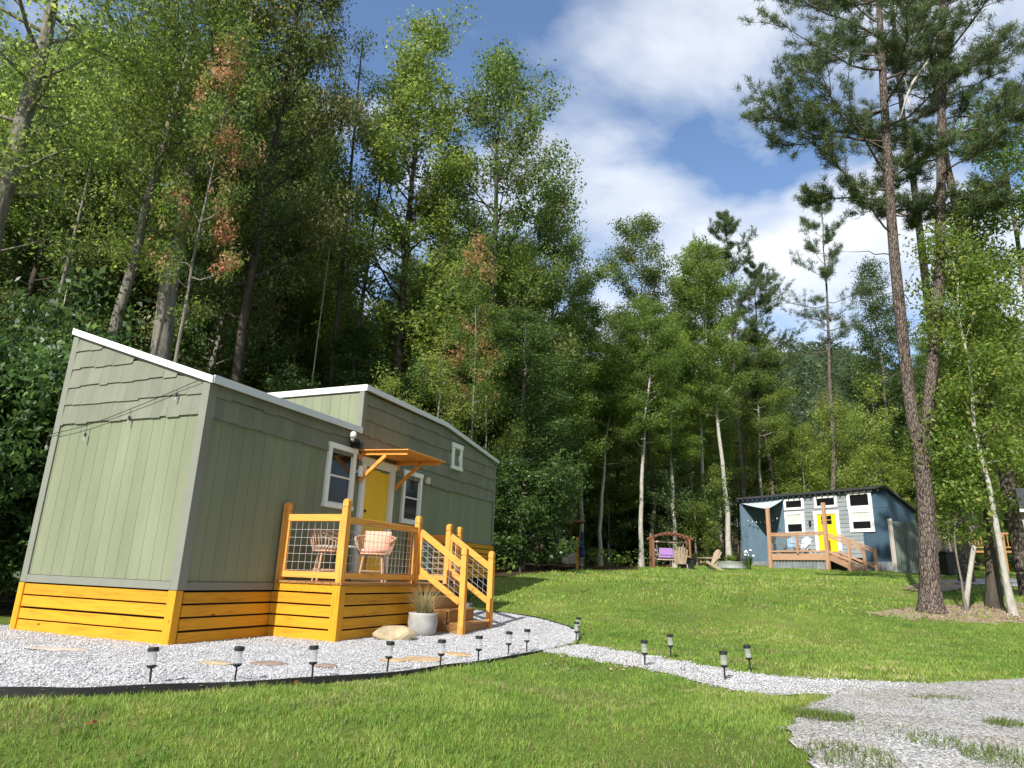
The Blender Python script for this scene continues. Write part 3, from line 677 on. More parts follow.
# loose stones
def stones(name, poly, n, s0, s1, label, lift, col, ybias=0):
    P = np.array(poly); x0, y0 = P.min(0); x1, y1 = P.max(0)
    x = rng.uniform(x0, x1, n*4); y = rng.uniform(y0, y1, n*4)
    wv = wob(x, y)*.8+rng.normal(size=len(x))*(.0 if poly is PAD else .07); k = inpoly(x+wv, y+wv*.7, poly) & (y < 15) & (x > -9); x, y = x[k][:n], y[k][:n]; m = len(x)
    base = np.array([(1, 0, 0), (0, 1, 0), (-1, 0, 0), (0, -1, 0), (0, 0, .8), (0, 0, -.8)], float)
    s = rng.uniform(s0, s1, (m, 1, 1))*rng.uniform(.55, 1.1, (m, 6, 1)); th = rng.uniform(0, 6.28, m); c, sn = np.cos(th), np.sin(th)
    B = np.broadcast_to(base, (m, 6, 3)).copy(); B[:, :, 1] *= rng.uniform(.5, 1, (m, 1)); B[:, :, 2] *= rng.uniform(.45, .85, (m, 1)); B = B*s
    bx = B[:, :, 0]*c[:, None]-B[:, :, 1]*sn[:, None]; by = B[:, :, 0]*sn[:, None]+B[:, :, 1]*c[:, None]
    Z = np.maximum(hgt(x, y), 0 if lift < 0 else -9)+abs(lift)
    V = np.stack([bx+x[:, None], by+y[:, None], B[:, :, 2]+Z[:, None]+.3*s[:, 0]], -1).reshape(-1, 3)
    f = np.array([(0, 1, 4), (1, 2, 4), (2, 3, 4), (3, 0, 4), (1, 0, 5), (2, 1, 5), (3, 2, 5), (0, 3, 5)])
    F_ = (f[None]+6*np.arange(m)[:, None, None]).reshape(-1, 3)
    tag(link(name, npmesh(name, V, F_), col), label, 'gravel', kind='stuff')
stones('gravel_stones', PAD, 42000, .007, .018, 'loose pale grey stones covering the gravel pad round the green house', -.012, M['pebble'])
stones('gravel_stones', PATH, 9000, .007, .017, 'loose pale stones along the narrow gravel path across the lawn', .010, M['pebble'])
M['pebble2'] = painted('pebble_grey', (.33, .32, .315), .2, .8, 30, island=.5)
stones('gravel_stones', DRIVE, 34000, .005, .013, 'loose grey-brown stones on the driveway at the lower right', .015, M['pebble2'])
# black edging strips
def edging(pts, top, depth, label, th=.012):
    # smooth through the points
    P = []; pts = [np.array(p[:2]) for p in pts]
    for i in range(len(pts)-1):
        p0, p1, p2, p3 = pts[max(i-1, 0)], pts[i], pts[i+1], pts[min(i+2, len(pts)-1)]
        for k in range(8):
            t = k/8; P.append(.5*((2*p1)+(-p0+p2)*t+(2*p0-5*p1+4*p2-p3)*t*t+(-p0+3*p1-3*p2+p3)*t**3))
    P.append(pts[-1]); b = MB(); o = None
    for i in range(len(P)):
        t = P[min(i+1, len(P)-1)]-P[max(i-1, 0)]; t /= np.linalg.norm(t); n = np.array([t[1], -t[0]])*th
        hz = max(float(hgt(*P[i])), top if top == 0 else -9)+.024+.004*math.sin(i*.5)
        for sgn, zz in ((-1, hz-depth), (1, hz-depth), (1, hz), (-1, hz)): b.v.append((P[i][0]+sgn*n[0], P[i][1]+sgn*n[1], zz))
        if i:
            q = (i-1)*4; r = i*4
            b.f += [(q+k, q+(k+1) % 4, r+(k+1) % 4, r+k) for k in range(4)]
    b.f += [(3, 2, 1, 0), tuple(range(len(b.v)-4, len(b.v)))]
    return tag(b.build('garden_edging', M['rubber']), label, 'edging')
edging(EDGE, 0, .22, 'long black plastic edging holding the gravel pad above the front lawn')
edging(W2([(577, 645), (580, 634), (570, 628), (550, 621.5), (525, 616), (497, 612.5), (470, 610)]), 1, .12, 'curved black edging between the gravel and the lawn beyond the porch stairs')

# ------------------------------------------------------------------ grass blades
def grass(n, x0, x1, y0, y1, h0, h1, wd, label, far=False):
    k_ = 16; tx = rng.uniform(x0, x1, n//k_); ty = rng.uniform(y0, y1, n//k_); tu = rng.uniform(0, 1, n//k_); ths = rng.uniform(.55, 1.25, n//k_)
    n = (n//k_)*k_; sp_ = wd*11*rng.uniform(.5, 1.6, n//k_); x = np.repeat(tx, k_)+rng.normal(size=n)*np.repeat(sp_, k_); y = np.repeat(ty, k_)+rng.normal(size=n)*np.repeat(sp_, k_); tu = np.repeat(tu, k_); ths = np.repeat(ths, k_)
    # only what the camera and its surroundings can see; none on gravel, mulch or forest floor
    keep = (np.abs(x) < y*.92+1.2)
    for pl in (PAD, PATH, DRIVE, MULCH, MOUND, ROAD2):
        wv = wob(x, y)*(1.2 if pl is not PAD else .0); ins = inpoly(x+wv, y+wv*.7, pl)
        keep &= ~(ins & (rng.uniform(0, 1, n) > (.38 if pl is MULCH else .25 if pl is MOUND else .012 if pl in (PATH,) else .012 if pl is DRIVE else .0)))
    keep &= ~inpoly(x, y, FL)
    patch = .5+.5*np.sin(x*1.9+np.sin(y*1.3)*2)*np.sin(y*2.1+np.cos(x*1.1)*2)
    keep &= rng.uniform(0, 1, n) < (.55+.45*patch)
    x, y, patch, tu, ths = x[keep], y[keep], patch[keep], tu[keep], ths[keep]; m = len(x); z = hgt(x, y)-.004
    h = rng.uniform(h0, h1, m)*(.65+.6*patch)*ths; a = rng.uniform(0, 6.283, m); lean = rng.uniform(.1, 1.0, m)*h; w = wd*rng.uniform(.6, 1.3, m)
    la = rng.uniform(0, 6.283, m)
    p = np.stack([x, y, z], -1); s = np.stack([np.cos(a)*w, np.sin(a)*w, 0*a], -1); l = np.stack([np.cos(la)*lean, np.sin(la)*lean, h], -1)
    mid = p+l*np.array([.38, .38, .62]); V = np.stack([p-s, p+s, mid+s*.7, p+l, mid-s*.7], 1).reshape(-1, 3)
    i5 = 5*np.arange(m)[:, None]
    F_ = np.concatenate([i5+np.array([0, 1, 2]), i5+np.array([0, 2, 4]), i5+np.array([4, 2, 3])], 0)
    me = npmesh('grass', V, F_)
    u = .35*rng.uniform(0, 1, m)+.65*tu; big = .5+.5*np.sin(x*.8+1.7*np.sin(y*.55))*np.sin(y*.9+1.3*np.sin(x*.6))
    fine = .5+.5*np.sin(x*3.7+2*np.sin(y*2.9))*np.sin(y*4.3+2*np.sin(x*2.3)); t = np.clip(u*.72+.42*(big-.5)+.36*(fine-.5)+.17, 0, 1)
    stops = np.array([(0.081, 0.174, 0.030), (0.162, 0.284, 0.046), (0.261, 0.371, 0.067), (0.394, 0.418, 0.116), (0.460, 0.460, 0.232)])
    px = np.array([0, .35, .7, .9, 1.]); c = np.stack([np.interp(t, px, stops[:, k]) for k in range(3)], -1)
    dry = rng.uniform(0, 1, m) < .04+.30*np.clip((.5+.5*np.sin(x*1.3+5+1.5*np.sin(y*1.9))*np.sin(y*1.6+1.2*np.sin(x*2.1))-.72)/.2, 0, 1); c[dry] = np.array([.34, .28, .15])*rng.uniform(.7, 1.1, (dry.sum(), 1))
    col = np.concatenate([c, np.ones((m, 1))], 1).astype(np.float32)
    at_ = me.color_attributes.new('tint', 'FLOAT_COLOR', 'POINT'); at_.data.foreach_set('color', np.repeat(col, 5, 0).ravel())
    return tag(link('grass', me, M['blade']), label, 'grass', kind='stuff')
grass(400000, -5.8, 7.5, 3.0, 7.6, .018, .050, .0021, 'short mown grass blades of the front lawn by the gravel edge')
grass(200000, -1.5, 15., 7.4, 15., .025, .055, .0045, 'mown grass of the lawn beyond the gravel path')
grass(170000, -3., 26., 15., 42., .04, .085, .011, 'sunlit grass of the far lawn sloping up to the blue cabin')
# weeds in the driveway
def weeds(px, py, n, r, h):
    p = ground(px, py); V = []; Fq = []
    th = rng.uniform(0, 6.283, n); rr_ = np.sqrt(rng.uniform(0, 1, n))*r; x = p[0]+np.cos(th)*rr_; y = p[1]+np.sin(th)*rr_*.75
    z = hgt(x, y)+.02; hh = h*rng.uniform(.4, 1, n); a = rng.uniform(0, 6.28, n); s = np.stack([np.cos(a), np.sin(a), 0*a], -1)*.003; l = np.stack([rng.normal(0, .5, n)*hh, rng.normal(0, .5, n)*hh, hh], -1)
    P = np.stack([x, y, z], -1); return np.stack([P-s, P+s, P+l], 1).reshape(-1, 3)
A = [weeds(*q) for q in [(825, 720, 700, .22, .06), (800, 715, 260, .16, .05), (935, 745, 220, .18, .05), (1004, 762, 420, .25, .07), (1005, 727, 260, .14, .06), (950, 700, 120, .2, .04), (850, 760, 500, .3, .06), (925, 700, 90, .15, .04), (880, 733, 120, .3, .04)]]
V = np.concatenate(A); me = npmesh('weeds', V, np.arange(len(V)).reshape(-1, 3))
c = np.tile(np.array([.11, .155, .03, 1], np.float32), (len(V)//3, 1)); c[:, :3] *= rng.uniform(.6, 1.5, (len(c), 1))
me.color_attributes.new('tint', 'FLOAT_COLOR', 'POINT').data.foreach_set('color', np.repeat(c, 3, 0).astype(np.float32).ravel())
tag(link('weeds', me, M['blade']), 'tufts of green weeds sprouting through the driveway gravel', 'weeds', kind='stuff')
# litter: fallen leaves
def litter(name, pts, s0, mat, label, cat, kind=None):
    m = len(pts); P = np.array(pts); nrm = rng.normal(size=(m, 3))*.5+np.array([0, 0, 1.]); t = rng.normal(size=(m, 3)); nrm /= np.linalg.norm(nrm, axis=1)[:, None]
    t -= (t*nrm).sum(1)[:, None]*nrm; t /= np.linalg.norm(t, axis=1)[:, None]; b = np.cross(nrm, t); s = s0*rng.uniform(.45, 1.0, (m, 1))
    V = np.stack([P-t*s, P+b*s*.55, P+t*s, P-b*s*.55], 1).reshape(-1, 3)
    return tag(link(name, npmesh(name, V, np.arange(4*m).reshape(-1, 4)), mat), label, cat, kind=kind)
x = rng.uniform(9, 15, 5000); y = rng.uniform(14, 19, 5000); k = inpoly(x, y, MULCH); x, y = x[k], y[k]
litter('leaf_litter', np.stack([x, y, hgt(x, y)+.03], -1), .035, M['mulchleaf'], 'brown fallen leaves heaped round the tree trunks at right', 'leaf litter', 'stuff')
ptsl = []
for _ in range(260):
    q = (rng.uniform(540, 700), rng.uniform(656, 672)); p = ground(*q); 
    if rng.uniform() < .8-abs(q[0]-610)/130 : ptsl.append((p[0], p[1]-rng.uniform(0, .25), p[2]+.03))
litter('leaf_litter', ptsl, .022, M['mulchleaf'], 'small brown leaves along the near edge of the gravel path', 'leaf litter', 'stuff')
for i, (px, py, lb) in enumerate([(295, 688, 'red fallen leaf on the grass by the black edging'), (88, 732, 'red fallen leaf in the grass at lower left'), (858, 622, 'orange fallen leaf on the lawn before the pines')]):
    p = ground(px, py); litter('fallen_leaf', [(p[0], p[1], p[2]+.05), (p[0]+.03, p[1], p[2]+.06)], .045, M['redleaf'], lb, 'leaf')

# ------------------------------------------------------------------ solar path lamps
def lamp_proto():
    t = empty('path_lamp', (0, 0, 0))
    MB().tube([(0, 0, -.05), (0, 0, .125)], .0085, 8).build('stake', M['dark'], t)
    MB().lathe([(0, .118), (.012, .118), (.034, .13), (.037, .145), (0, .145)], 16).build('collar', M['dark'], t)
    MB().lathe([(.0305, .145), (.033, .15), (.033, .245), (.0305, .25)], 18).build('lamp_tube', M['clear'], t)
    MB().lathe([(0, .247), (.040, .247), (.042, .252), (.041, .272), (.036, .278), (0, .279)], 18).build('lamp_cap', M['dark'], t, smooth=False)
    return t
LP = lamp_proto()
LT = ['solar lamp on the black edging, first of the front row from the left', 'solar lamp on the black edging before the gap between end wall and porch', 'solar lamp on the edging in front of the porch corner post', 'solar lamp on the edging in front of the tan boulder',
      'solar lamp on the edging in front of the concrete grass pot', 'solar lamp on the edging in front of the stair foot', 'solar lamp right of the stairs, second last of the front row', 'solar lamp at the right tip of the front black edging',
      'solar lamp inside the gravel bend, nearer of the close pair at the path start', 'solar lamp at the gravel bend, farther of the close pair at the path start', 'solar lamp on the near side of the narrow path, left one', 'solar lamp on the far side of the narrow path, left one',
      'solar lamp on the near side of the narrow path, right one', 'leaning solar lamp on the far side of the narrow path, right one']
for i, (px, py) in enumerate([(149.5, 685), (234.5, 682.5), (312, 680), (387, 672.5), (440, 669), (478, 663), (508, 656), (526.5, 652.5), (576, 642), (578, 636), (645, 667), (671, 658), (725, 681), (751, 672)]):
    o = LP if i == 0 else copy_tree(LP)
    p = onz(px, py, 0.) if i < 8 else ground(px, py); o.location = [float(c) for c in p]
    if i >= 8: o.location.z += .005
    o.rotation_euler = (R([1, 2, -1, 1.5, 0, 2, -1, 1, 1, -2, .5, -1, 0, 3][i]), R([4, 1, 3, 2, 1, 1, .5, 0, 5, 0, -1, 2, 1, -6][i]), random.uniform(0, 6))
    tag(o, LT[i], 'lamp', 'solar lamps along the gravel')

# ------------------------------------------------------------------ blue cabin at the far side of the lawn (local x to the right along its front, y away from the viewer)
BA = math.atan2(-.824, .566); BP = np.array([17.67, 38.5, 0.]); BX = np.array([.566, -.824, 0]); BY = np.array([.824, .566, 0])
def bw(x, y, z=0.): return BP+BX*x+BY*y+np.array([0, 0, z])
cab = empty('blue_cabin', BP, BA, 'small blue cabin with grey middle wall, white windows and bright yellow door across the lawn', 'cabin')
b = MB(); D2 = 2.75
b.prism([(-5.45, 0, 2.3), (-5.45, D2, 2.3), (-5.45, D2, 5.05), (-5.45, 0, 5.93)], (3.05, 0, 0))
b.build('wall', M['blue'], cab)
b = MB().prism([(-2.398, .02, 2.3), (-2.398, D2, 2.3), (-2.398, D2, 5.05), (-2.398, .02, 5.93)], (4.65, 0, 0)); b.build('wall', M['under'], cab)
b = MB().prism([(2.255, 0, 2.3), (2.255, D2, 2.3), (2.255, D2, 5.05), (2.255, 0, 5.93)], (1.35, 0, 0)); b.build('wall', M['bluedark'], cab)
b = MB()
for k in range(15):
    z = 2.5+k*.228; b.hexa([(-2.39, -.03, z), (2.25, -.03, z), (2.25, .03, z), (-2.39, .03, z), (-2.39, -.006, z+.236), (2.25, -.006, z+.236), (2.25, .03, z+.236), (-2.39, .03, z+.236)])
b.build('lap_siding', M['greylap'], cab)
b = MB()
for x in np.arange(-5.45, -2.4, .41): b.bx(x-.012, x+.012, -.012, .0, 2.42, 5.86)
b.bx(-5.46, -2.4, -.02, .0, 2.3, 2.40).bx(-5.48, -5.40, -.022, .05, 2.3, 5.9).bx(-2.44, -2.36, -.035, 0, 2.3, 5.9); b.build('batten', M['blue'], cab)
b = MB().bx(2.21, 2.29, -.035, .0, 2.3, 5.9).bx(3.56, 3.63, -.02, .06, 2.3, 5.9).bx(2.3, 3.55, -.015, 0, 5.06, 5.11)
for y in np.arange(.4, 2.7, .41): b.bx(3.60, 3.615, y-.012, y+.012, 2.35, 5.93-.32*y-.02)
b.build('batten', M['bluedark'], cab)
b = MB().prism([(-5.62, -.28, 6.02), (-5.62, D2+.15, 4.96), (-5.62, D2+.15, 5.06), (-5.62, -.28, 6.14)], (9.42, 0, 0)); b.build('roof', M['darkroof'], cab)
b = MB()
for x in np.arange(-5.45, 3.6, .35): b.bx(x, x+.045, -.24, .0, 5.88, 5.97)
b.build('rafter_tail', M['bluedark'], cab)
def bwin(x0, x1, z0, z1, t=.14, blind=0., name='window'):
    f = MB().bx(x0, x0+t, -.075, -.0, z0, z1).bx(x1-t, x1, -.075, -.0, z0, z1).bx(x0+t, x1-t, -.075, 0, z0, z0+t).bx(x0+t, x1-t, -.075, 0, z1-t, z1)
    o = f.build(name, M['white'], cab, .006); a, c = z0+t, z1-t
    MB().bx(x0+t, x1-t, -.036, -.031, a, c).build('pane', M['pane'], o)
    if blind:
        m_ = c-(c-a)*blind; q = MB().bx(x0+t+.01, x1-t-.01, -.042, -.038, m_, c); q.build('blind', M['blind'], o)
        MB().bx(x0+t, x1-t, -.06, -.044, m_-.05, m_).build('sash', M['white'], o)
bwin(-2.36, -1.08, 5.2, 5.86); bwin(-2.36, -1.12, 3.78, 5.10, .17, .5)
bwin(-.42, .92, 5.2, 5.88); bwin(1.50, 2.85, 5.04, 5.97, .17); bwin(1.54, 2.85, 3.82, 5.035, .18, .5)
b = MB().bx(-.34, .78, -.05, -.035, 2.82, 4.85); dr = b.build('door', M['doorlight'], cab)
MB().bx(-.52, -.345, -.085, 0, 2.8, 4.86).bx(.785, .96, -.085, 0, 2.8, 4.86).bx(-.54, .98, -.09, 0, 4.86, 5.05).build('door_frame', M['white'], dr, .006)
b = MB()
for i in range(2):
    for j in range(2): b.bx(-.08+i*.32, .20+i*.32, -.054, -.051, 4.30+j*.25, 4.52+j*.25)
b.build('door_window', M['pane'], dr)
MB().tube([(-.26, -.05, 3.75), (-.26, -.11, 3.75)], .035, 8).build('handle', M['dark'], dr)
MB().bx(-.82, -.72, -.13, -.02, 4.25, 4.55).build('wall_lamp', M['dark'], cab, .01)
b = MB()
for k in range(46):
    x = -5.4+k*.195; b.tube([(x, -.03, 1.55), (x, -.03, 2.3)], .055, 6)
b.bx(-5.42, 3.58, -.02, D2, 1.5, 2.3); b.build('corrugated_skirt', M['corr'], cab)
b = MB()
for k in range(14): b.tube([(3.6, .1+k*.195, 1.5), (3.6, .1+k*.195, 2.3)], .05, 6)
b.build('corrugated_skirt', M['corrgreen'], cab)
# its porch
pc = empty('cabin_porch', bw(-2.1, -2.0, 1.75), BA, 'brown cedar porch with rails and side stairs in front of the blue cabin', 'porch')
class PC(MB):
    def build(s, *a, **k): s.v = [tuple(np.array(p)-np.array([-2.1, -2., 1.75])) for p in s.v]; return MB.build(s, *a, **k)
PX0, PX1, PY = -2.15, 1.38, -2.0
b = PC()
for k in range(14): b.bx(PX0, PX1, PY+k*.139, PY+k*.139+.134, 2.58, 2.62)
b.build('floor_boards', M['cedar'], pc)
PC().bx(PX0-.03, PX1+.03, PY-.05, PY-.003, 2.29, 2.63).bx(PX0-.03, PX0, PY, -.1, 2.3, 2.6).bx(PX1, PX1+.03, PY, -.1, 2.3, 2.6).build('rim_joist', M['cedar'], pc, .006)
b = PC()
for k in range(18): b.tube([(PX0+.1+k*.195, PY+.06, 1.5), (PX0+.1+k*.195, PY+.06, 2.3)], .055, 6)
b.bx(PX0+.05, PX1-.05, PY+.07, PY+.1, 1.5, 2.3); b.build('corrugated_skirt', M['corr'], pc)
for x, z1 in ((PX0+.08, 5.16), (PX1-.06, 5.24)): PC().bx(x-.085, x+.085, PY-.17, PY-.002-.0, 1.55, z1).build('post', M['cedarZ'], pc, .01)
b = PC().bx(PX0+.17, PX1-.15, PY-.12, PY-.04, 3.70, 3.76).bx(PX0+.17, PX1-.15, PY-.10, PY-.06, 3.58, 3.69).bx(PX0+.17, PX1-.15, PY-.10, PY-.06, 2.72, 2.80)
b.bx(PX0+.04, PX0+.10, PY, -.05, 3.70, 3.76).bx(PX0+.05, PX0+.09, PY, -.05, 3.6, 3.69).bx(PX0+.05, PX0+.09, PY, -.05, 2.72, 2.8); b.build('rail', M['cedar'], pc, .005)
b = PC().bx(-.42, -.32, PY-.12, PY-.03, 2.63, 3.70); b.build('baluster_post', M['cedarZ'], pc)
b = PC()
for k in range(16): b.tube([(PX0+.2+k*.1, PY-.08, 2.8), (PX0+.2+k*.1, PY-.08, 3.58)], .006, 4)
for k in range(7): b.tube([(PX0+.17, PY-.08, 2.85+k*.11), (-.42, PY-.08, 2.85+k*.11)], .006, 4)
b.build('wire_panel', M['wire'], pc)
sx0, sx1 = PX1+.03, PX1+1.85                       # stairs run down to the right along the front
for y in (PY-.05, PY+1.0):
    b = PC(); b.beam((sx0-.1, y, 3.68), (sx1, y, 2.86), .09, .06).beam((sx0-.1, y, 3.55), (sx1, y, 2.72), .05, .10).beam((sx0-.1, y, 2.75), (sx1, y, 1.98), .05, .10)
    b.build('stair_rail', M['cedar'], pc, .005)
    for xx in ((sx1, sx1-.75) if y < -1.5 else (sx1,)):
        PC().bx(xx-.06, xx+.06, y-.06, y+.06, 1.6, 2.9+(.35 if xx < sx1 else 0)).build('stair_post', M['cedarZ'], pc, .008)
b = PC()
for k in range(4):
    x = sx0+k*.36; z = 2.42-k*.2; b.bx(x, x+.38, PY, PY+.95, z-.045, z).bx(x+.34, x+.36, PY+.01, PY+.94, z-.2, z-.046)
b.beam((sx0, PY-.02, 2.42), (sx1-.1, PY-.02, 1.70), .05, .26); b.build('stair_tread', M['cedar'], pc)
# shade sail, sagging, from the wall to the left porch post
V = []; n = 14; A, Bc, Cc = np.array(bw(-5.35, -.05, 5.80)), np.array(bw(-2.35, -.05, 5.86)), np.array(bw(PX0+.08, PY-.09, 5.10))
idx = {}
for i in range(n+1):
    for j in range(n+1-i):
        u, v = i/n, j/n; w_ = 1-u-v; p = A*w_+Bc*u+Cc*v; s_ = 9*(u*v*w_)+.55*(u*w_+v*w_*.8+u*v*.8); q = p-np.array([0, 0, .34*s_])
        idx[i, j] = len(V); V.append(q-A)
F_ = []
for i in range(n):
    for j in range(n-i):
        F_.append((idx[i, j], idx[i+1, j], idx[i, j+1]))
        if i+j < n-1: F_.append((idx[i+1, j], idx[i+1, j+1], idx[i, j+1]))
o = link('shade_sail', npmesh('shade_sail', np.array(V), np.array(F_), True), M['sail'], None, [float(c) for c in A]); sm = o.modifiers.new('thickness', 'SOLIDIFY'); sm.thickness = .01
tag(o, 'grey triangular shade sail stretched from the blue cabin wall to a cedar post', 'shade sail')
# lights under the sail
t = empty('string_lights', bw(-4.7, -.3, 4.6), BA, 'white bulb string lights hanging under the grey shade sail', 'light string')
pts = [(i*.32, -.05*i, .15*((i-3.5)/3.5)**2) for i in range(8)]
MB().tube(pts, .008, 5).build('cord', M['dark'], t)
b = MB()
for p in pts: MB().lathe([(0, -.10), (.03, -.08), (.03, -.03), (0, 0)], 8, p).build('bulb', M['plastic'], t)
# cabin porch chairs
def adirondack(name, loc, rz, mat, label, fold=1.):
    t = empty(name, loc, rz, label, 'chair')
    b = MB()
    for k in range(5): b.beam((.30-.1*k, -.27, .38-.035*k), (.30-.1*k, .27, .38-.035*k), .085, .022)
    b.build('seat', mat, t)
    b = MB()
    for k in range(6):
        y = -.25+k*.1; b.beam((-.16, y*.8, .24), (-.45, y*1.15, .98-.02*(k-2.5)**2), .085, .02, (1, 0, 0))
    b.build('backrest', mat, t)
    for s in (-1, 1):
        MB().beam((.34, s*.31, 0), (.34, s*.31, .56), .09, .03).build('leg', mat, t)
        MB().beam((-.50, s*.29, 0), (.34, s*.29, .38), .03, .11).build('leg', mat, t)
        MB().beam((-.34, s*.34, .57), (.42, s*.34, .57), .12, .025).build('armrest', mat, t)
    return t
M['bluechair'] = painted('pale_blue_chair', (.25, .38, .52), .06, .5); M['whitechair'] = painted('white_chair', (.62, .63, .65), .05, .5)
adirondack('porch_chair', bw(-1.45, -1.1, 2.63), BA-R(80), M['bluechair'], 'pale blue slatted chair on the cabin porch next to the left cedar post')
adirondack('porch_chair', bw(-.72, -1.15, 2.63), BA-R(100), M['whitechair'], 'white slatted chair on the cabin porch beneath the white window')

# corrugated fence beside the cabin
fa_, fb_ = np.array([16.70, 30.0]), np.array([18.95, 30.6])
fz = float(hgt(*fa_)); t = empty('metal_fence', (fa_[0], fa_[1], fz), math.atan2(fb_[1]-fa_[1], fb_[0]-fa_[0]), 'dark green corrugated metal fence panel with a pale corner post beside the blue cabin', 'fence')
b = MB()
for k in range(24): b.tube([(.08+k*.097, -.01, .05), (.08+k*.097, -.01, 2.18)], .032, 6)
b.bx(.06, 2.36, .0, .015, .05, 2.2); b.build('fence_panel', M['corrgreen'], t)
MB().bx(-.07, .06, -.05, .08, -.1, 2.30).build('post', M['greywood'], t, .008); MB().bx(2.36, 2.46, -.04, .08, -.1, 2.2).build('post', M['greywood'], t, .008)
p = np.array([18.45, 29.2]); t = empty('rubbish_bin', (p[0], p[1], float(hgt(*p))), R(10), 'black wheeled rubbish bin standing in front of the green metal fence', 'bin')
MB().hexa([(-.24, -.26, .06), (.24, -.26, .06), (.24, .26, .06), (-.24, .26, .06), (-.30, -.33, .92), (.30, -.33, .92), (.30, .33, .92), (-.30, .33, .92)]).build('bin_body', M['dark'], t, .02)
MB().hexa([(-.33, -.37, .925), (.33, -.37, .925), (.33, .36, .925), (-.33, .36, .925), (-.29, -.32, 1.0), (.29, -.32, 1.0), (.29, .34, 1.03), (-.29, .34, 1.03)]).build('lid', M['dark'], t, .01)
for s in (-1, 1): MB().tube([(s*.20, .27, .10), (s*.27, .27, .10)], .10, 14).build('wheel', M['rubber'], t)
# swing pergola
def gz(x, y): return float(hgt(x, y))
p = np.array([7.75, 33.0]); t = empty('swing_pergola', (p[0], p[1], gz(*p)), R(-4), 'red-brown arched timber swing frame with a hanging bench at the wood edge', 'garden swing')
for x in (-.85, .85):
    for y in (-.42, .42): MB().beam((x, y*1.2, -.05), (x, y*.9, 1.38), .10, .10, (1, 0, 0)).build('post', M['redwood'], t, .01)
b = MB()
for y in (-.40, .40): b.tube([(-1.02+2.04*i/10, y, 1.36+.26*math.sin(math.pi*i/10)) for i in range(11)], .055, 6)
b.build('arch', M['redwood'], t)
b = MB()
for i in range(1, 10): b.beam((-1.02+2.04*i/10, -.5, 1.42+.26*math.sin(math.pi*i/10)), (-1.02+2.04*i/10, .5, 1.42+.26*math.sin(math.pi*i/10)), .05, .03)
b.build('roof_slats', M['redwood'], t)
MB().bx(-.74, .74, -.04, .04, 1.20, 1.28).build('crossbeam', M['adir'], t, .008)
b = MB().bx(-.66, .66, -.28, .26, .40, .45)
for k in range(9): b.beam((-.6+k*.15, .25, .45), (-.6+k*.15, .38, .92), .10, .02, (0, 1, 0))
b.bx(-.68, -.62, -.28, .3, .6, .64).bx(.62, .68, -.28, .3, .6, .64); b.build('bench', M['adir'], t)
b = MB()
for x in (-.62, .62): b.tube([(x, 0, 1.2), (x, -.2, .62)], .012, 5).tube([(x, 0, 1.2), (x, .3, .75)], .012, 5)
b.build('chain', M['wire'], t)
t2 = p+np.array([-.18, -.12]); MB_ = MB()
o = MB().bx(-.40, .36, -.20, .12, -.06, .07).build('seat_cushion', M['purple'], None, .05, loc=(t2[0], t2[1], gz(*p)+.525)); tag(o, 'thick purple seat cushion lying on the hanging swing bench', 'cushion')
o = MB().beam((-.3, .15, .0), (-.3+.0, .22, .34), .001, .001) if False else MB().hexa([(-.34, .02, 0), (.34, .02, 0), (.34, .12, 0), (-.34, .12, 0), (-.33, .12, .36), (.33, .12, .36), (.33, .20, .34), (-.33, .20, .34)])
o = o.build('back_cushion', M['purple'], None, .04, loc=(t2[0], t2[1], gz(*p)+.61)); tag(o, 'lilac purple back cushion propped against the swing bench back', 'cushion')
q = np.array([8.30, 32.0]); t = empty('fire_pit_box', (q[0], q[1], gz(*q)), R(5), 'square black fire table on the grass between the swing and the wooden chair', 'fire pit')
MB().bx(-.24, .24, -.24, .24, .02, .46).build('base', M['dark'], t, .01); MB().bx(-.29, .29, -.29, .29, .461, .51).build('top', M['dark'], t, .01)
q = np.array([9.62, 33.0]); adirondack('garden_chair', (q[0], q[1], gz(*q)), R(195), M['adir'], 'pale wooden slatted garden chair with fan back facing the swing')
q = np.array([7.95, 31.6]); adirondack('garden_chair', (q[0]-.02, q[1]+.25, gz(*q)), R(80), M['adir'], 'pale wooden garden chair seen from behind, between the swing and the black fire table')
q = np.array([11.3, 35.2]); zq = gz(*q); t = empty('planter_tub', (q[0], q[1], zq), 0, 'low galvanised tub planted with green leaves at the left corner of the blue cabin', 'planter')
MB().lathe([(0, .0), (.72, .0), (.74, .06), (.72, .12), (.74, .18), (.73, .34), (.76, .36), (.70, .36), (.69, .28), (0, .28)], 28).build('tub', M['galv'], t, smooth=True)
grass_plant((0, 0, .27), 240, .42, .5, M['leafyel'], 'foliage', t, .022)
q = np.array([12.0, 34.6]); t = empty('flower_plant', (q[0], q[1], gz(*q)), 0, 'dark leafy plant with white flower heads by the left cabin wall', 'plant')
grass_plant((0, 0, 0), 120, .75, .28, M['shrub'], 'foliage', t, .03)
for k in range(7): MB().lathe([(0, -.05), (.07, 0), (.05, .06), (0, .08)], 7, (rng.uniform(-.2, .2), rng.uniform(-.2, .2), rng.uniform(.6, .95))).build('flower', M['white'], t)

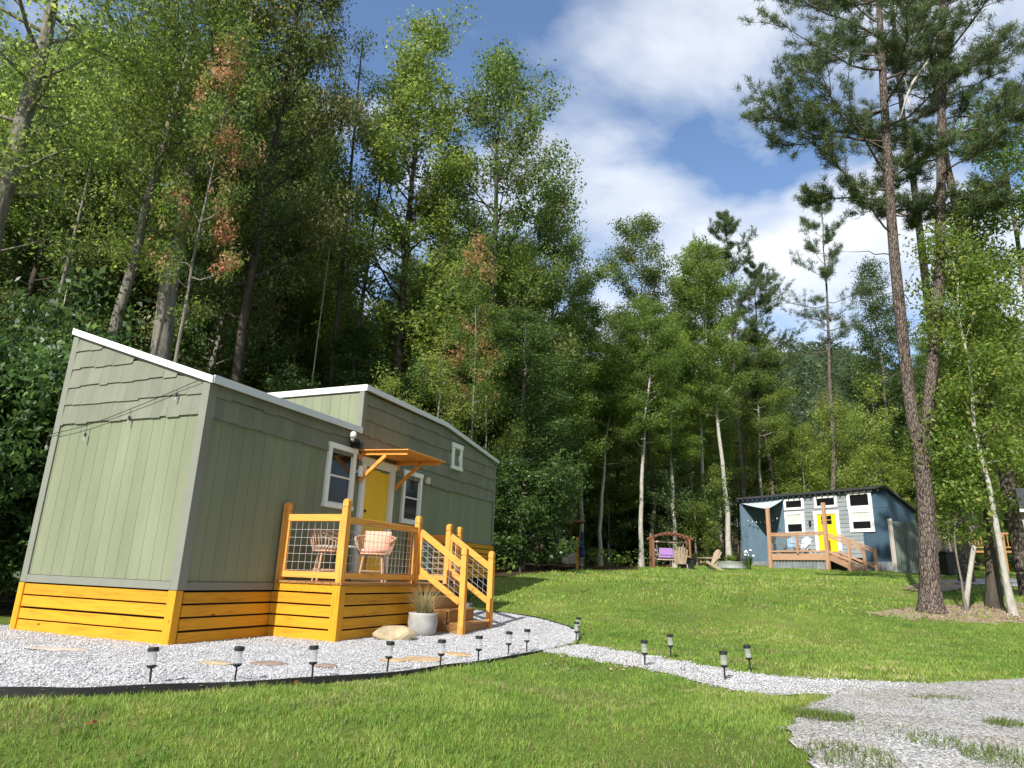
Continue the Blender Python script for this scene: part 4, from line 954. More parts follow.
# cabin at the right frame edge, with orange porch
TA = R(-38); TP = np.array([28.1, 38.0, 0]); tz = gz(28.1, 38.)
tb = empty('tan_cabin', (TP[0], TP[1], tz), TA, 'grey-tan shingled cabin with a white grid window, partly hidden at the right edge', 'cabin')
b = MB().bx(0, 6, 0, 3.5, .9, 3.3); b.build('wall', M['tanwall'], tb)
b = MB().prism([(-.35, -.4, 3.25), (-.35, 1.75, 4.6), (-.35, 3.9, 3.25), (-.35, 3.9, 3.38), (-.35, 1.75, 4.76), (-.35, -.4, 3.38)], (6.7, 0, 0)); b.build('roof', M['darkroof'], tb)
MB().bx(-.39, -.352, -.45, -.38, 3.2, 3.4).bx(-.39, 6.3, -.46, -.402, 3.2, 3.36).build('fascia', M['white'], tb)
f = MB().bx(.55, .68, -.06, 0, 2.1, 3.12).bx(1.5, 1.63, -.06, 0, 2.1, 3.12).bx(.68, 1.5, -.06, 0, 2.1, 2.22).bx(.68, 1.5, -.06, 0, 3.0, 3.12).bx(1.06, 1.11, -.05, 0, 2.22, 3.).bx(.68, 1.06, -.05, 0, 2.58, 2.63).bx(1.11, 1.5, -.05, 0, 2.58, 2.63).build('window', M['white'], tb)
MB().bx(.68, 1.5, -.02, -.005, 2.22, 3.).build('pane', M['pane'], f)
MB().bx(.05, 5.9, .05, 3.4, -.1, .9).build('shade_fill', M['under'], tb)  # shade beneath this cabin painted as a near-black block
tp = empty('orange_porch', (TP[0], TP[1], tz), TA, 'orange timber porch with railing and stairs before the grey-tan cabin at right', 'porch')
M['postdull'] = wood('brown_orange_timber', (.36, .19, .075), (.24, .115, .04), 2); M['raildull'] = wood('brown_orange_timber_long', (.36, .19, .075), (.24, .115, .04), 0)
MB().bx(-2.2, 6, -1.9, -.02, .95, 1.05).build('floor_boards', M['raildull'], tp)
for x in (-2.15, -.6, .35, 1.6): MB().bx(x-.06, x+.06, -1.96, -1.84, -.1, 2.0).build('post', M['postdull'], tp)
MB().bx(-2.1, .3, -1.95, -1.87, 1.9, 2.0).bx(-2.1, .3, -1.94, -1.88, 1.2, 1.27).build('rail', M['raildull'], tp)
b = MB()
for k in range(16): b.bx(-2.02+k*.145, -1.98+k*.145, -1.93, -1.89, 1.27, 1.9)
b.build('balusters', M['postdull'], tp)
MB().beam((.4, -2.0, 2.0), (2.1, -3.2, 1.0), .08, .10).beam((.4, -2.0, 1.2), (2.1, -3.2, .2), .06, .2).build('stair_rail', M['raildull'], tp)
# dim timber porch in the shade behind the green house
sp = np.array([1.95, 30.2]); sz = gz(*sp)
t = empty('shaded_shelter', (sp[0], sp[1], sz), R(3), 'dark timber shelter in the tree shade beyond the green house, with pale corner post', 'shelter')
MB().bx(-1.9, 1.05, -.9, 1.3, .12, .2).build('floor_boards', M['darkwood'], t)
for x, y, m in ((1.0, -.85, 'postwood'), (-1.85, -.85, 'darkwood'), (1., 1.2, 'darkwood'), (-1.85, 1.2, 'darkwood')): MB().bx(x-.06, x+.06, y-.06, y+.06, -.1, 1.95 if m == 'darkwood' else 1.35).build('post', M[m], t)
MB().bx(-2.1, 1.3, -1.1, 1.5, 1.96, 2.05).build('roof', M['darkwood'], t)
MB().bx(-1.8, .94, -.9, -.82, .72, .8).bx(.96, 1.04, -.79, 1.14, .72, .8).build('rail', M['darkwood'], t)
MB().bx(.35, .93, -.92, -.88, .25, .72).build('rail_board', M['greywood'], t)
q = sp+np.array([1.22, -1.05]); t = empty('closed_parasol', (q[0], q[1], gz(*q)), 0, 'closed navy blue parasol standing beside the pale post of the shaded shelter', 'parasol')
MB().tube([(0, 0, 0), (0, 0, 1.75)], .018, 8).build('pole', M['greywood'], t); MB().lathe([(0, .55), (.12, .58), (.10, 1.0), (.05, 1.55), (0, 1.68)], 9).build('canopy', M['navy'], t)

# ------------------------------------------------------------------ trees
def tubes(segs, n):
    """many tapered tubes at once: segs = [(pts (k,3), radii (k,))]"""
    V = []; F_ = []; o = 0; ang = np.arange(n)*2*np.pi/n; ca, sa = np.cos(ang), np.sin(ang)
    for P, r in segs:
        P = np.asarray(P, float); r = np.asarray(r, float); k = len(P); T = np.gradient(P, axis=0); T /= np.linalg.norm(T, axis=1)[:, None]
        ref = np.array([.35, .2, .9]) if abs(T[0, 2]) < .8 else np.array([.9, .35, .1])
        A = np.cross(T, ref); A /= np.linalg.norm(A, axis=1)[:, None]; B = np.cross(T, A)
        V.append((P[:, None]+r[:, None, None]*(ca[None, :, None]*A[:, None]+sa[None, :, None]*B[:, None])).reshape(-1, 3))
        i = np.arange(k-1)[:, None]*n; j = np.arange(n)[None]; j2 = (j+1) % n
        F_.append((np.stack([i+j, i+j2, i+n+j2, i+n+j], -1).reshape(-1, 4))+o); o += k*n
    return np.concatenate(V), np.concatenate(F_)
def leaves(rg, C, per, sig, size, flat=.65, up=.55, ctr=None):
    """leaf blades scattered round clump centres C"""
    m = len(C)*per; P = np.repeat(C, per, 0); sg = np.repeat(rg.uniform(.6, 1.3, len(C)), per)[:, None]*sig
    off = rg.normal(size=(m, 3)); ol = np.linalg.norm(off, axis=1)[:, None]; off = off*np.minimum(1, 1.75/ol)*np.where(ol > 1.75, rg.uniform(.3, 1, (m, 1)), 1); P = P+off*sg*np.array([1, 1, flat])
    n = rg.normal(size=(m, 3))*.6+np.array([0, 0, up])+off*.5; n /= np.linalg.norm(n, axis=1)[:, None]
    t = rg.normal(size=(m, 3))+np.array([0, 0, -.35]); t -= (t*n).sum(1)[:, None]*n; t /= np.linalg.norm(t, axis=1)[:, None]; b = np.cross(n, t)
    s = size*(.45+.85*rg.uniform(0, 1, (m, 1))**1.5); w = s*rg.uniform(.42, .62, (m, 1)); fold = n*w*.35
    V = np.stack([P-t*s, P+b*w+fold-t*s*.15, P+t*s, P-b*w+fold-t*s*.15], 1).reshape(-1, 3)
    return V, np.arange(4*m).reshape(-1, 4)
def limb(rg, p, az, el, ln, r, k=5, droop=0.):
    d = np.array([math.cos(az)*math.cos(el), math.sin(az)*math.cos(el), math.sin(el)]); s = np.linspace(0, 1, k)[:, None]
    P = p+d*ln*s+np.array([0, 0, 1.])*ln*(.18-droop)*s**2+np.cumsum(rg.normal(size=(k, 3))*ln*.03, 0)*(s > 0)
    return P, r*(1-.85*s[:, 0])
PROF = ([0, .15, .4, .65, .85, 1], [.5, .85, 1., .82, .55, .18])
def tree_proto(name, seed, H, r0, cb, RR, nl, per, sig, size, leaf, bark, lean=(0, 0), wob_=.012, prof=PROF, el=(8, 62), subs=4, up=.1, stems=None, sides=9):
    rg = np.random.default_rng(seed); k = 14; s = np.linspace(0, 1, k)
    if stems is None:
        P = np.stack([lean[0]*s**1.3, lean[1]*s**1.3, s*H], -1); P[1:-1, :2] += np.cumsum(rg.normal(size=(k-2, 2)), 0)*H*wob_*.35
        r = r0*(1-.9*s**.9); r[0] *= 1.35; stems = [(P, r)]
    segs = list(stems); C = []
    for si, (P, r) in enumerate(stems):
        zz = P[:, 2]; zb = max(zz[0]+.0, H*cb); cnt = nl//len(stems)
        for i in range(cnt):
            u = ((i+rg.uniform(0, .9))/cnt); z = zb+(zz[-1]-zb)*u**.9*.985; pt = np.array([np.interp(z, zz, P[:, c]) for c in range(3)]); rt = np.interp(z, zz, r)
            az = i*2.399+rg.uniform(-.5, .5); uu = (z-H*cb)/(H*(1-cb)); L_ = RR*np.interp(uu, *prof)*rg.uniform(.55, 1.2); e = R(el[0]+(el[1]-el[0])*uu+rg.uniform(-14, 14))
            Pl, rl = limb(rg, pt, az, e, L_, max(.010, min(rt*.42, .012+.02*L_))); segs.append((Pl, rl)); C += [Pl[-1], Pl[-2]]
            for q in range(max(1, int(round(subs*min(1.15, .15+L_/RR))))):
                f = rg.uniform(.3, .95); ps = np.array([np.interp(f, np.linspace(0, 1, len(Pl)), Pl[:, c]) for c in range(3)])
                Ps, rs = limb(rg, ps, az+rg.choice([-1, 1])*rg.uniform(.4, 1.3), e*.6+rg.uniform(-.2, .5), L_*rg.uniform(.3, .55), max(.006, rl[2]*.5), 4)
                segs.append((Ps, rs)); C += [Ps[-1], Ps[-2], Ps[1]] if L_ > .55*RR else [Ps[-1]]
        C.append(P[-1])
    root = empty(name, (0, 0, 0)); V, F_ = tubes(segs, sides)
    link('trunk', npmesh('trunk', V, F_, True), M[bark], root)
    if per: V, F_ = leaves(rg, np.array(C), per, sig, size, .65, up); link('crown', npmesh('crown', V, F_), M[leaf], root)
    root['H'] = H; return root
def needles(rg, C, D, per, ln, w):
    m = len(C)*per; P = np.repeat(C, per, 0); d = np.repeat(D, per, 0)*.7+rg.normal(size=(m, 3))*.75+np.array([0, 0, .18]); d /= np.linalg.norm(d, axis=1)[:, None]
    q = rg.normal(size=(m, 3)); q -= (q*d).sum(1)[:, None]*d; q /= np.linalg.norm(q, axis=1)[:, None]; l = ln*rg.uniform(.6, 1.15, (m, 1)); P = P+rg.normal(size=(m, 3))*.05
    V = np.stack([P-q*w, P+q*w, P+d*l], 1).reshape(-1, 3); return V, np.arange(3*m).reshape(-1, 3)
def pine_proto(name, seed, H, r0, cb, RR, nl, per, ln, w, bark='barkpine', stems=None, dead=0, prof=([0, .3, .6, 1], [.75, 1, .8, .25]), el=(-5, 45), subs=6, extra=None):
    rg = np.random.default_rng(seed); k = 14; s = np.linspace(0, 1, k)
    if stems is None:
        P = np.stack([0*s, 0*s, s*H], -1); P[1:-1, :2] += np.cumsum(rg.normal(size=(k-2, 2)), 0)*H*.003; r = r0*(1-.88*s); r[0] *= 1.3; stems = [(P, r)]
    segs = list(stems); C = []; D = []
    def limbset(pt, az, e, L_, rl0, tuft=True, droop=0.):
        Pl, rl = limb(rg, pt, az, e, L_, rl0, 7, droop); segs.append((Pl, rl))
        if not tuft: return
        for f in np.linspace(.45, 1, 5): C.append(np.array([np.interp(f, np.linspace(0, 1, 7), Pl[:, c]) for c in range(3)])); D.append((Pl[-1]-Pl[-2])/np.linalg.norm(Pl[-1]-Pl[-2]))
        for q in range(subs):
            f = rg.uniform(.3, 1.); ps = np.array([np.interp(f, np.linspace(0, 1, 7), Pl[:, c]) for c in range(3)])
            Ps, rs = limb(rg, ps, az+rg.choice([-1, 1])*rg.uniform(.35, 1.2), e+rg.uniform(-.1, .6), L_*rg.uniform(.2, .42), max(.007, rl0*.35), 5); segs.append((Ps, rs)); dd = Ps[-1]-Ps[-2]; dd /= np.linalg.norm(dd)
            for pp in (Ps[-1], Ps[-2], Ps[-3], (Ps[-1]+Ps[-2])/2): C.append(pp); D.append(dd)
            for q2 in range(2):
                P3, r3 = limb(rg, Ps[rg.integers(1, 4)], rg.uniform(0, 6.28), rg.uniform(-.1, .9), L_*rg.uniform(.08, .17), .006, 3); segs.append((P3, r3)); C.append(P3[-1]); D.append((P3[-1]-P3[0])/np.linalg.norm(P3[-1]-P3[0]))
    for si, (P, r) in enumerate(stems):
        zz = P[:, 2]; cnt = nl//len(stems); zb = max(zz[0], H*cb)
        if zz[-1] < H*cb: continue
        for i in range(cnt):
            u = (i+rg.uniform(0, .9))/cnt; z = zb+(zz[-1]-zb)*u*.99; pt = np.array([np.interp(z, zz, P[:, c]) for c in range(3)]); rt = np.interp(z, zz, r)
            uu = (z-H*cb)/(H*(1-cb)); L_ = RR*np.interp(uu, *prof)*rg.uniform(.55, 1.15)
            limbset(pt, i*2.399+rg.uniform(-.6, .6), R(el[0]+(el[1]-el[0])*uu+rg.uniform(-12, 12)), L_, max(.010, min(.4*rt, .008+.011*L_)))
        for i in range(dead):
            z = H*cb*rg.uniform(.55, 1.); pt = np.array([np.interp(z, zz, P[:, c]) for c in range(3)]); limbset(pt, rg.uniform(0, 6.28), R(rg.uniform(-15, 30)), RR*rg.uniform(.15, .5), .014, False)
    if extra:
        for e in extra: limbset(*e)
    root = empty(name, (0, 0, 0)); V, F_ = tubes(segs, 9); link('trunk', npmesh('trunk', V, F_, True), M[bark], root)
    V, F_ = needles(rg, np.array(C), np.array(D), per, ln, w); link('crown', npmesh('crown', V, F_), M['needle'], root); root['H'] = H; return root

PR = {}; USED = set()
def reg(key, o): PR[key] = o
# tall forest trees, several habits
reg('oak1', tree_proto('tall_tree', 1, 22, .24, .22, 3.3, 54, 86, .42, .082, 'leaf', 'barkdark'))
reg('oak2', tree_proto('tall_tree', 2, 22, .26, .28, 3.5, 50, 84, .46, .082, 'leafolive', 'barkdark'))
reg('oak3', tree_proto('tall_tree', 3, 22, .24, .18, 3.1, 54, 82, .42, .080, 'leafdark', 'barkgrey'))
reg('pop1', tree_proto('tall_tree', 4, 22, .17, .42, 2.5, 44, 86, .42, .080, 'leaf', 'barkpale', prof=([0, .3, .7, 1], [.6, 1, .85, .2])))
reg('pop2', tree_proto('tall_tree', 5, 22, .16, .38, 2.3, 44, 84, .40, .080, 'leafyel', 'barkpale', prof=([0, .3, .7, 1], [.55, 1, .8, .2])))
reg('pop3', tree_proto('tall_tree', 6, 22, .15, .34, 2.7, 46, 86, .44, .080, 'leafolive', 'barkgrey'))
reg('near1', tree_proto('tall_tree', 7, 20, .33, .34, 2.7, 46, 60, .46, .062, 'leaf', 'barkgrey', subs=5))
reg('near2', tree_proto('tall_tree', 8, 20, .20, .36, 2.3, 44, 60, .46, .062, 'leaf', 'barkgrey', subs=5))
reg('young1', tree_proto('young_tree', 9, 8, .06, .10, 1.7, 22, 40, .30, .062, 'leafyel', 'barkgrey'))
reg('young2', tree_proto('young_tree', 10, 8, .06, .08, 1.9, 22, 42, .32, .066, 'leaf', 'barkgrey'))
reg('young3', tree_proto('young_tree', 12, 8, .06, .06, 1.8, 22, 44, .32, .064, 'leafdark', 'barkdark'))
reg('maple', tree_proto('young_tree', 13, 12, .10, .45, 1.7, 26, 38, .32, .070, 'leafred', 'barkgrey', up=.8))
reg('autumn', tree_proto('young_tree', 14, 10, .07, .22, 1.5, 22, 26, .30, .068, 'leafautumn', 'barkgrey', up=.8))
reg('twin', tree_proto('tall_tree', 15, 22, .15, .40, 2.1, 28, 50, .38, .066, 'leafolive', 'barkdark',
    stems=[(np.stack([np.linspace(0, -.5, 14), np.zeros(14), np.linspace(0, 22, 14)], -1), np.linspace(.15, .02, 14)), (np.stack([np.linspace(.25, 1.3, 14), np.zeros(14), np.linspace(0, 20.5, 14)], -1), np.linspace(.12, .02, 14))]))
reg('bush1', tree_proto('shrub', 16, 2.6, .03, .04, 1.35, 22, 60, .22, .055, 'shrub', 'barkdark', el=(20, 70)))
reg('bush2', tree_proto('shrub', 17, 2.4, .03, .04, 1.2, 20, 60, .20, .05, 'leaf', 'barkdark', el=(20, 70)))
reg('dpine', pine_proto('pine_tree', 18, 20, .17, .50, 2.8, 36, 15, .27, .014, subs=9, dead=8))
reg('tpine', pine_proto('pine_tree', 19, 20, .165, .52, 2.5, 30, 12, .26, .012, subs=8, dead=12, prof=([0, .3, .6, 1], [.9, 1, .75, .25])))
def use(key, loc, rz, sc, label=None, cat='tree', group=None):
    o = PR[key]
    if key in USED: o = copy_tree(o)
    USED.add(key)
    o.location = [float(c) for c in loc]; o.rotation_euler = (0, 0, rz); o.scale = sc
    if 'H' in o: del o['H']
    return tag(o, label, cat, group)
HH = {k: PR[k]['H'] for k in PR}
def plant(key, px, py, D, ytop, label=None, group=None, rz=None, wide=1., cat='tree'):
    """tree whose trunk passes pixel (px, py) at distance D and whose top reaches row ytop"""
    x = aty(px, py, D)[0]; z = gz(x, D); top = aty(px, ytop, D)[2]; s = max(.15, (top-z)/HH[key]); w = (.55*s+.45*1.0)*wide
    return use(key, (x, D, z-.1), random.uniform(0, 6.28) if rz is None else rz, (w, w, s), label, cat, group)
OK = 'tall trees of the wood'
for a in [
 ('near1', 20, 150, 14.2, -210, 'big grey-barked leafy tree at the far left edge, its thick trunk leaning into the frame'),
 ('near2', 128, 300, 19, -130, 'grey-trunked tall tree behind the green house, left of the pair under red leaves'),
 ('near1', 166, 300, 20, -160, 'grey-trunked tall tree behind the green house, right of the pair under the red leaves'),
 ('oak2', 246, 280, 21.5, -90, 'tall dark-trunked oak behind the step in the green roof, leaving the frame', .72),
 ('twin', 338, 360, 25, 40, 'slender twin-stemmed dark tree with thin see-through crown against the left edge of the sky'),
 ('oak1', 402, 350, 26.5, 38, 'tall full tree with pale lower trunk behind the upper roof, highest beside the sky', 1.1),
 ('oak2', 492, 380, 29, 66, 'tall olive tree with a ragged pointed top, right of the full tree by the roof'),
 ('oak1', 553, 420, 33, 198, 'rounded broad green tree stepping down into the open sky right of the ragged-topped one'),
 ('pop2', 582, 430, 37, 285, 'pale slim tree in the low gap of the skyline, right of the rounded broad tree'),
 ('pop1', 640, 480, 36, 300, 'white-trunked slim tree left of the arched swing, crown merging with the wood'),
 ('pop3', 652, 420, 40, 224, 'full olive-green conical tree standing alone against the clouds in the middle'),
 ('pop2', 702, 450, 41, 245, 'slim pale-trunked yellow-green tree left of the dark pines'),
 ('pop1', 724, 450, 39, 250, 'straight white-trunked tree beside the left end of the blue cabin'),
 ('dpine', 736, 420, 46, 218, 'dark flat-topped pine behind the white-trunked tree, highest of the middle pines'),
 ('dpine', 768, 440, 48, 268, 'dark leaning-crowned pine at the right end of the middle trees'),
 ('tpine', 823, 420, 47, 188, 'tall thin pine with bare trunk rising behind the blue cabin roof'),
 ('oak3', 884, 400, 52, 268, 'dark leafy tree seen just left of the forked pine trunk'),
 ('pop2', 568, 480, 42, 330, 'thin pale-stemmed tree low behind the rounded broad tree'),
 ('pop1', 600, 470, 36.5, 345, 'pale straight trunk in the wood left of the lone conical tree'),
 ('pop2', 672, 480, 38, 318, 'slim white trunk right behind the arched swing, light green crown'),
 ('pop1', 516, 420, 31, 250, 'grey-white trunk standing in the dark wood just beyond the far end of the green roof'),
 ('pop1', 762, 500, 47, 330, 'thin white trunk leaning behind the left corner of the blue cabin'),
 ('pop3', 612, 480, 50, 318, 'thin grey tree in the skyline gap left of the lone conical tree')]:
    o = plant(*a[:6], wide=a[6] if len(a) > 6 else 1.)
    if a[0] == 'tpine': o.rotation_euler = (0, R(5), .6)          # this one leans a little to the right
# clear lower trunks come from tree habit; small trees
for a in [
 ('maple', 188, 250, 15.4, 30, 'tree with red and orange turning leaves high above the green house'),
 ('maple', 478, 420, 21.5, 240, 'young tree with pinkish red turning leaves right of the house roof'),
 ('autumn', 442, 400, 20.5, 330, 'young yellow-green tree leaning over the far end of the green roof'),
 ('autumn', 745, 480, 47, 395, 'small tree with tan-orange leaves above the left end of the blue cabin'),
 ('autumn', 838, 470, 50, 390, 'small bare-limbed tree with rusty leaves behind the blue cabin roof')]:
    plant(*a[:6], wide=.62 if a[0] == 'maple' else 1.)
FG = 'unremarkable trees filling the wood behind the houses'
FLB = 'green forest tree among the crowded trunks filling the wood behind the houses'
rt = random.Random(5)
def sky_y(px):
    return float(np.interp(px, [-200, 250, 290, 320, 360, 420, 520, 560, 600, 640, 700, 760, 800, 860, 900, 960, 1300], [40, 70, 160, 290, 320, 200, 250, 330, 385, 345, 340, 400, 440, 425, 370, 330, 320]))
for i in range(118):
    px = -140+1290*((i*.618034) % 1); D = rt.uniform(24, 56) if px < 540 else rt.uniform(42, 72)
    if px > 930: D = rt.uniform(46, 75)
    if px < 20: D = rt.uniform(20, 42)
    y = sky_y(px)+rt.uniform(-15, 70)
    if 715 < px < 925: D = max(D, 49.)
    k = rt.choice(['oak1', 'oak2', 'oak3', 'oak3', 'pop1', 'pop3', 'pop2'] if px < 540 else ['pop1', 'pop2', 'pop3', 'pop2', 'pop2', 'oak1'])
    plant(k, px, 470, D, y, FLB, FG, wide=rt.uniform(.85, 1.2))
for i in range(16):  # unseen trees added to cut the sky light on the long wall
    a_ = R(62+i*7.2); D_ = rt.uniform(15, 26)
    if math.cos(a_) > -.1 and i < 2: D_ += 8
    use(rt.choice(['oak1', 'oak2', 'pop1', 'oak3']), (D_*math.sin(a_), D_*math.cos(a_), gz(D_*math.sin(a_), D_*math.cos(a_))-.1), i*1.3, (1.1, 1.1, rt.uniform(.8, 1.05)), 'tall green tree added outside the picture to the right, blocking sky light', 'tree', 'added unseen trees that block sky light')
UG = 'young understorey trees at the wood edge'
for i in range(104):
    px = -120+1250*((i*.618034+.3) % 1); lo = px < 520
    D = rt.uniform(18.5, 28) if lo else rt.uniform(36.8, 46)
    if 380 < px < 545: D = rt.uniform(24, 34)
    if 500 < px < 610: D = rt.uniform(34, 44)
    if px > 900: D = rt.uniform(42, 60)
    if 715 < px < 940: D = max(D, 47.+rt.uniform(0, 6))
    y = rt.uniform(355, 480) if lo else rt.uniform(375, 505)
    k = rt.choice(['young3', 'young1', 'young2'] if lo else ['young1', 'young1', 'young2', 'young1', 'young3'])
    plant(k, px, 520, D, y, 'young leafy tree in the understorey at the edge of the wood', UG, wide=rt.uniform(.9, 1.3))
BG = 'dark shrubs along the foot of the wood'
for a in [('bush1', 520, 570, 22.5, 478, 'large dark rhododendron-like shrub at the far end of the green house'), ('bush1', 526, 565, 25, 490, 'broad dark shrub overhanging the shaded timber shelter')]: plant(*a[:5], a[5], None, None, 1.3, 'shrub')
for px, D, yt in [(-30, 11.5, 470), (-8, 12.2, 400), (12, 13.4, 450), (-60, 11, 380), (20, 15, 500), (-15, 14, 350)]: plant('bush1', px, 580, D, yt, 'dark leafy shrub in the shade at the foot of the wood', BG, wide=1.1, cat='shrub')
for i in range(34):
    px = rt.choice([rt.uniform(-60, 30), rt.uniform(585, 725), rt.uniform(480, 600), rt.uniform(945, 1060), rt.uniform(590, 715)])
    D = 16+rt.uniform(0, 8) if px < 40 else (rt.uniform(38, 45) if px > 570 else rt.uniform(31, 38))
    plant(rt.choice(['bush1', 'bush2', 'bush1']), px, 560, D, rt.uniform(505, 552) if px > 40 else rt.uniform(430, 560), 'dark leafy shrub in the shade at the foot of the wood', BG, wide=rt.uniform(.9, 1.4), cat='shrub')

# the forked pine and its neighbours on the right
def loc16(px, py, D=16.): return np.array(aty(px, py, D))
b0 = loc16(932, 611); b0[2] = gz(b0[0], 16.)-.05
def stem(pp, rad, D=16., k=16):
    P = np.array([loc16(x, y, D) for x, y in pp])-b0; t = np.linspace(0, 1, len(P)); u = np.linspace(0, 1, k)
    return np.stack([np.interp(u, t, P[:, c]) for c in range(3)], -1), np.interp(u, np.linspace(0, 1, len(rad)), rad)
s1 = stem([(932, 613), (931, 602), (930, 585), (929, 560), (926, 505), (921, 450), (919, 425)], [.34, .255, .225, .205, .19, .185, .175])
s2 = stem([(922, 455), (914, 430), (906, 370), (899, 300), (893, 242), (887, 150), (882, 60), (876, -60), (870, -190)], [.12, .145, .14, .135, .125, .115, .095, .06, .02])
s3 = stem([(923, 455), (926, 430), (932, 370), (939, 300), (941, 200), (942, 80), (944, -40), (946, -200)], [.12, .135, .13, .122, .115, .105, .085, .03])
sl_ = lambda px, py: loc16(px, py)-b0
H_ = s2[0][-1][2]
toL = math.pi
ex = [(sl_(890, 232), toL+.1, R(38), 2.0, 0.030, True), (sl_(886, 190), toL-.2, R(52), 2.9, 0.042, True), (sl_(889, 175), toL+.5, R(30), 3.2, 0.036, True), (sl_(886, 150), toL, R(12), 3.0, 0.036, True), (sl_(884, 110), toL-.3, R(10), 3.4, 0.036, True), (sl_(884, 70), toL+.2, R(8), 3.4, 0.036, True), (sl_(882, 40), toL+.1, R(20), 3.3, 0.036, True), (sl_(880, 0), toL, R(15), 3.2, 0.030, True), (sl_(891, 215), .3, R(20), 1.8, 0.024, True), (sl_(893, 255), toL+.2, R(-12), 1.6, 0.018, False), (sl_(896, 290), toL, R(-15), 1.5, 0.012, False), (sl_(940, 210), .2, R(10), 2.8, 0.030, True), (sl_(941, 120), 0., R(15), 3., 0.030, True), (sl_(942, 60), .4, R(15), 3.2, 0.030, True)]
fp = pine_proto('pine_tree', 31, H_, .3, (sl_(890, 225)[2])/H_, 3.0, 84, 44, .19, .0085, stems=[s1, s2, s3], extra=ex, subs=11, dead=5)
del fp['H']; fp.location = [float(c) for c in b0]; tag(fp, 'tall pine forking into two trunks right of the blue cabin, with an open high crown', 'tree')
db = [loc16(941, 30), loc16(936, 38), loc16(928, 62), loc16(913, 82), loc16(906, 98), loc16(899, 123)]
B = MB().tube([p-b0 for p in db], [.03, .05, .045, .038, .03, .012], 8).tube([loc16(907, 96)-b0, loc16(911, 108)-b0, loc16(915, 118)-b0], [.022, .015, .006], 6).tube([loc16(908, 92)-b0, loc16(905, 80)-b0, loc16(902, 74)-b0], [.02, .012, .005], 6)
B.build('dead_branch', M['deadwood'], fp, smooth=True)
def rightpine(px, pb, D, ytop, cbpx, seed, r0, RR, nl, label):
    x = aty(px, pb, D)[0]; z = gz(x, D); H = aty(px, ytop, D)[2]-z
    o = pine_proto('pine_tree', seed, H, r0, (aty(px, cbpx, D)[2]-z)/H, RR, nl, 24, .2, .0095, subs=6, dead=4); del o['H']; o.location = (float(x), D, float(z)-.05); return tag(o, label, 'tree')
rightpine(982, 300, 19., -190, 160, 41, .19, 2.6, 34, 'straight reddish pine trunk behind the forked pine, third stem from the left')
rightpine(951, 470, 24., -160, 120, 42, .20, 2.4, 30, 'pine with red-brown bark seen between the forked pine and the right-hand leafy trees')
def broad(px, pb, D, ytop, seed, r0, cb, RR, nl, per, size, leaf, bark, label, lean=(0, 0), sig=.36, subs=5):
    p = ground(px, pb) if D is None else np.array([aty(px, pb, D)[0], D, 0]); z = gz(p[0], p[1]); H = aty(px, ytop, p[1])[2]-z
    o = tree_proto('leafy_tree', seed, H, r0, cb, RR, nl, per, sig, size, leaf, bark, lean=lean, subs=subs); del o['H']; o.location = (float(p[0]), float(p[1]), float(z)-.05); return tag(o, label, 'tree')
dk = broad(994, 606, 16.6, 190, 51, .155, .22, 1.25, 30, 44, .062, 'leaf', 'barkdark', 'dark-trunked leafy tree at the right edge, low bright foliage hanging over its trunk', (.1, 0)); dk.rotation_euler = (0, R(6), 0)
broad(1013, 610, 15.6, 230, 52, .078, .34, 1.0, 22, 34, .058, 'leafyel', 'barkpale', 'pale birch-like trunk nearest the right edge of the frame', (-.2, .1))
broad(1085, 600, 18.0, 110, 53, .16, .34, 1.9, 32, 40, .066, 'leaf', 'barkgrey', 'leafy tree whose branches reach in from beyond the right edge', (-.3, 0))
broad(962, 580, 16.1, 415, 54, .03, .34, .75, 16, 30, .06, 'leafyel', 'barkgrey', 'small bright-leaved sapling between the forked pine and the dark trunk')
p1 = ground(964, 611); bs = empty('bare_trunk', p1, 0, 'short broken-off bare pale trunk between the forked pine and the dark trunk', 'trunk')
q = aty(974, 546, p1[1])-p1
MB().tube([(0, 0, -.1), q*.3+np.array([.01, 0, 0]), q*.65, q, q+np.array([.02, 0, .05])], [.078, .058, .052, .052, .015], 10).tube([q*.93, q+np.array([-.12, .05, .25])], [.03, .008], 6).build('stem', M['barkpale'], bs, smooth=True)
# a few slim bare stems left of the house
for px, py, yt, D, r, lb in [(33, 430, 285, 14.5, .032, 'thin pale bare stem leaning beside the left wall of the green house'), (30, 420, 150, 17, .06, 'slim grey trunk in the shade left of the green house'), (327, 260, 205, 24.5, .03, 'crooked dead branch pole poking out beside the twin-stemmed tree')]:
    x = aty(px, py, D)[0]; z = gz(x, D); h = aty(px, yt, D)[2]-z; t = empty('bare_trunk', (x, D, z), 0, lb, 'trunk')
    MB().tube([(-.06, 0, -.1), (-.03, .03, h*.3), (.0, 0, h*.6), (.05, 0, h*.85), (.03, 0, h)], [r*1.3, r, r*.85, r*.6, r*.2], 7).build('stem', M['barkpale' if r < .05 else 'barkgrey'], t, smooth=True)
# low growth on the forest floor
pts = []
while len(pts) < 950:
    px = rng.uniform(-120, 1120); D = rng.uniform(13, 60); x = aty(px, 560, D)[0]
    if inpoly(np.array([x]), np.array([D]), FL)[0] and not (D < 45 and .30 < x/D < .66) and not (D < 31 and .01 < x/D < .13): pts.append((x, D, gz(x, D)+rng.uniform(.05, .7)))
V, F_ = leaves(rng, np.array(pts), 46, .42, .075, .5, .7)
tag(link('undergrowth', npmesh('undergrowth', V, F_), M['leaf']), 'tangled leafy undergrowth covering the forest floor behind the houses', 'undergrowth', kind='stuff')

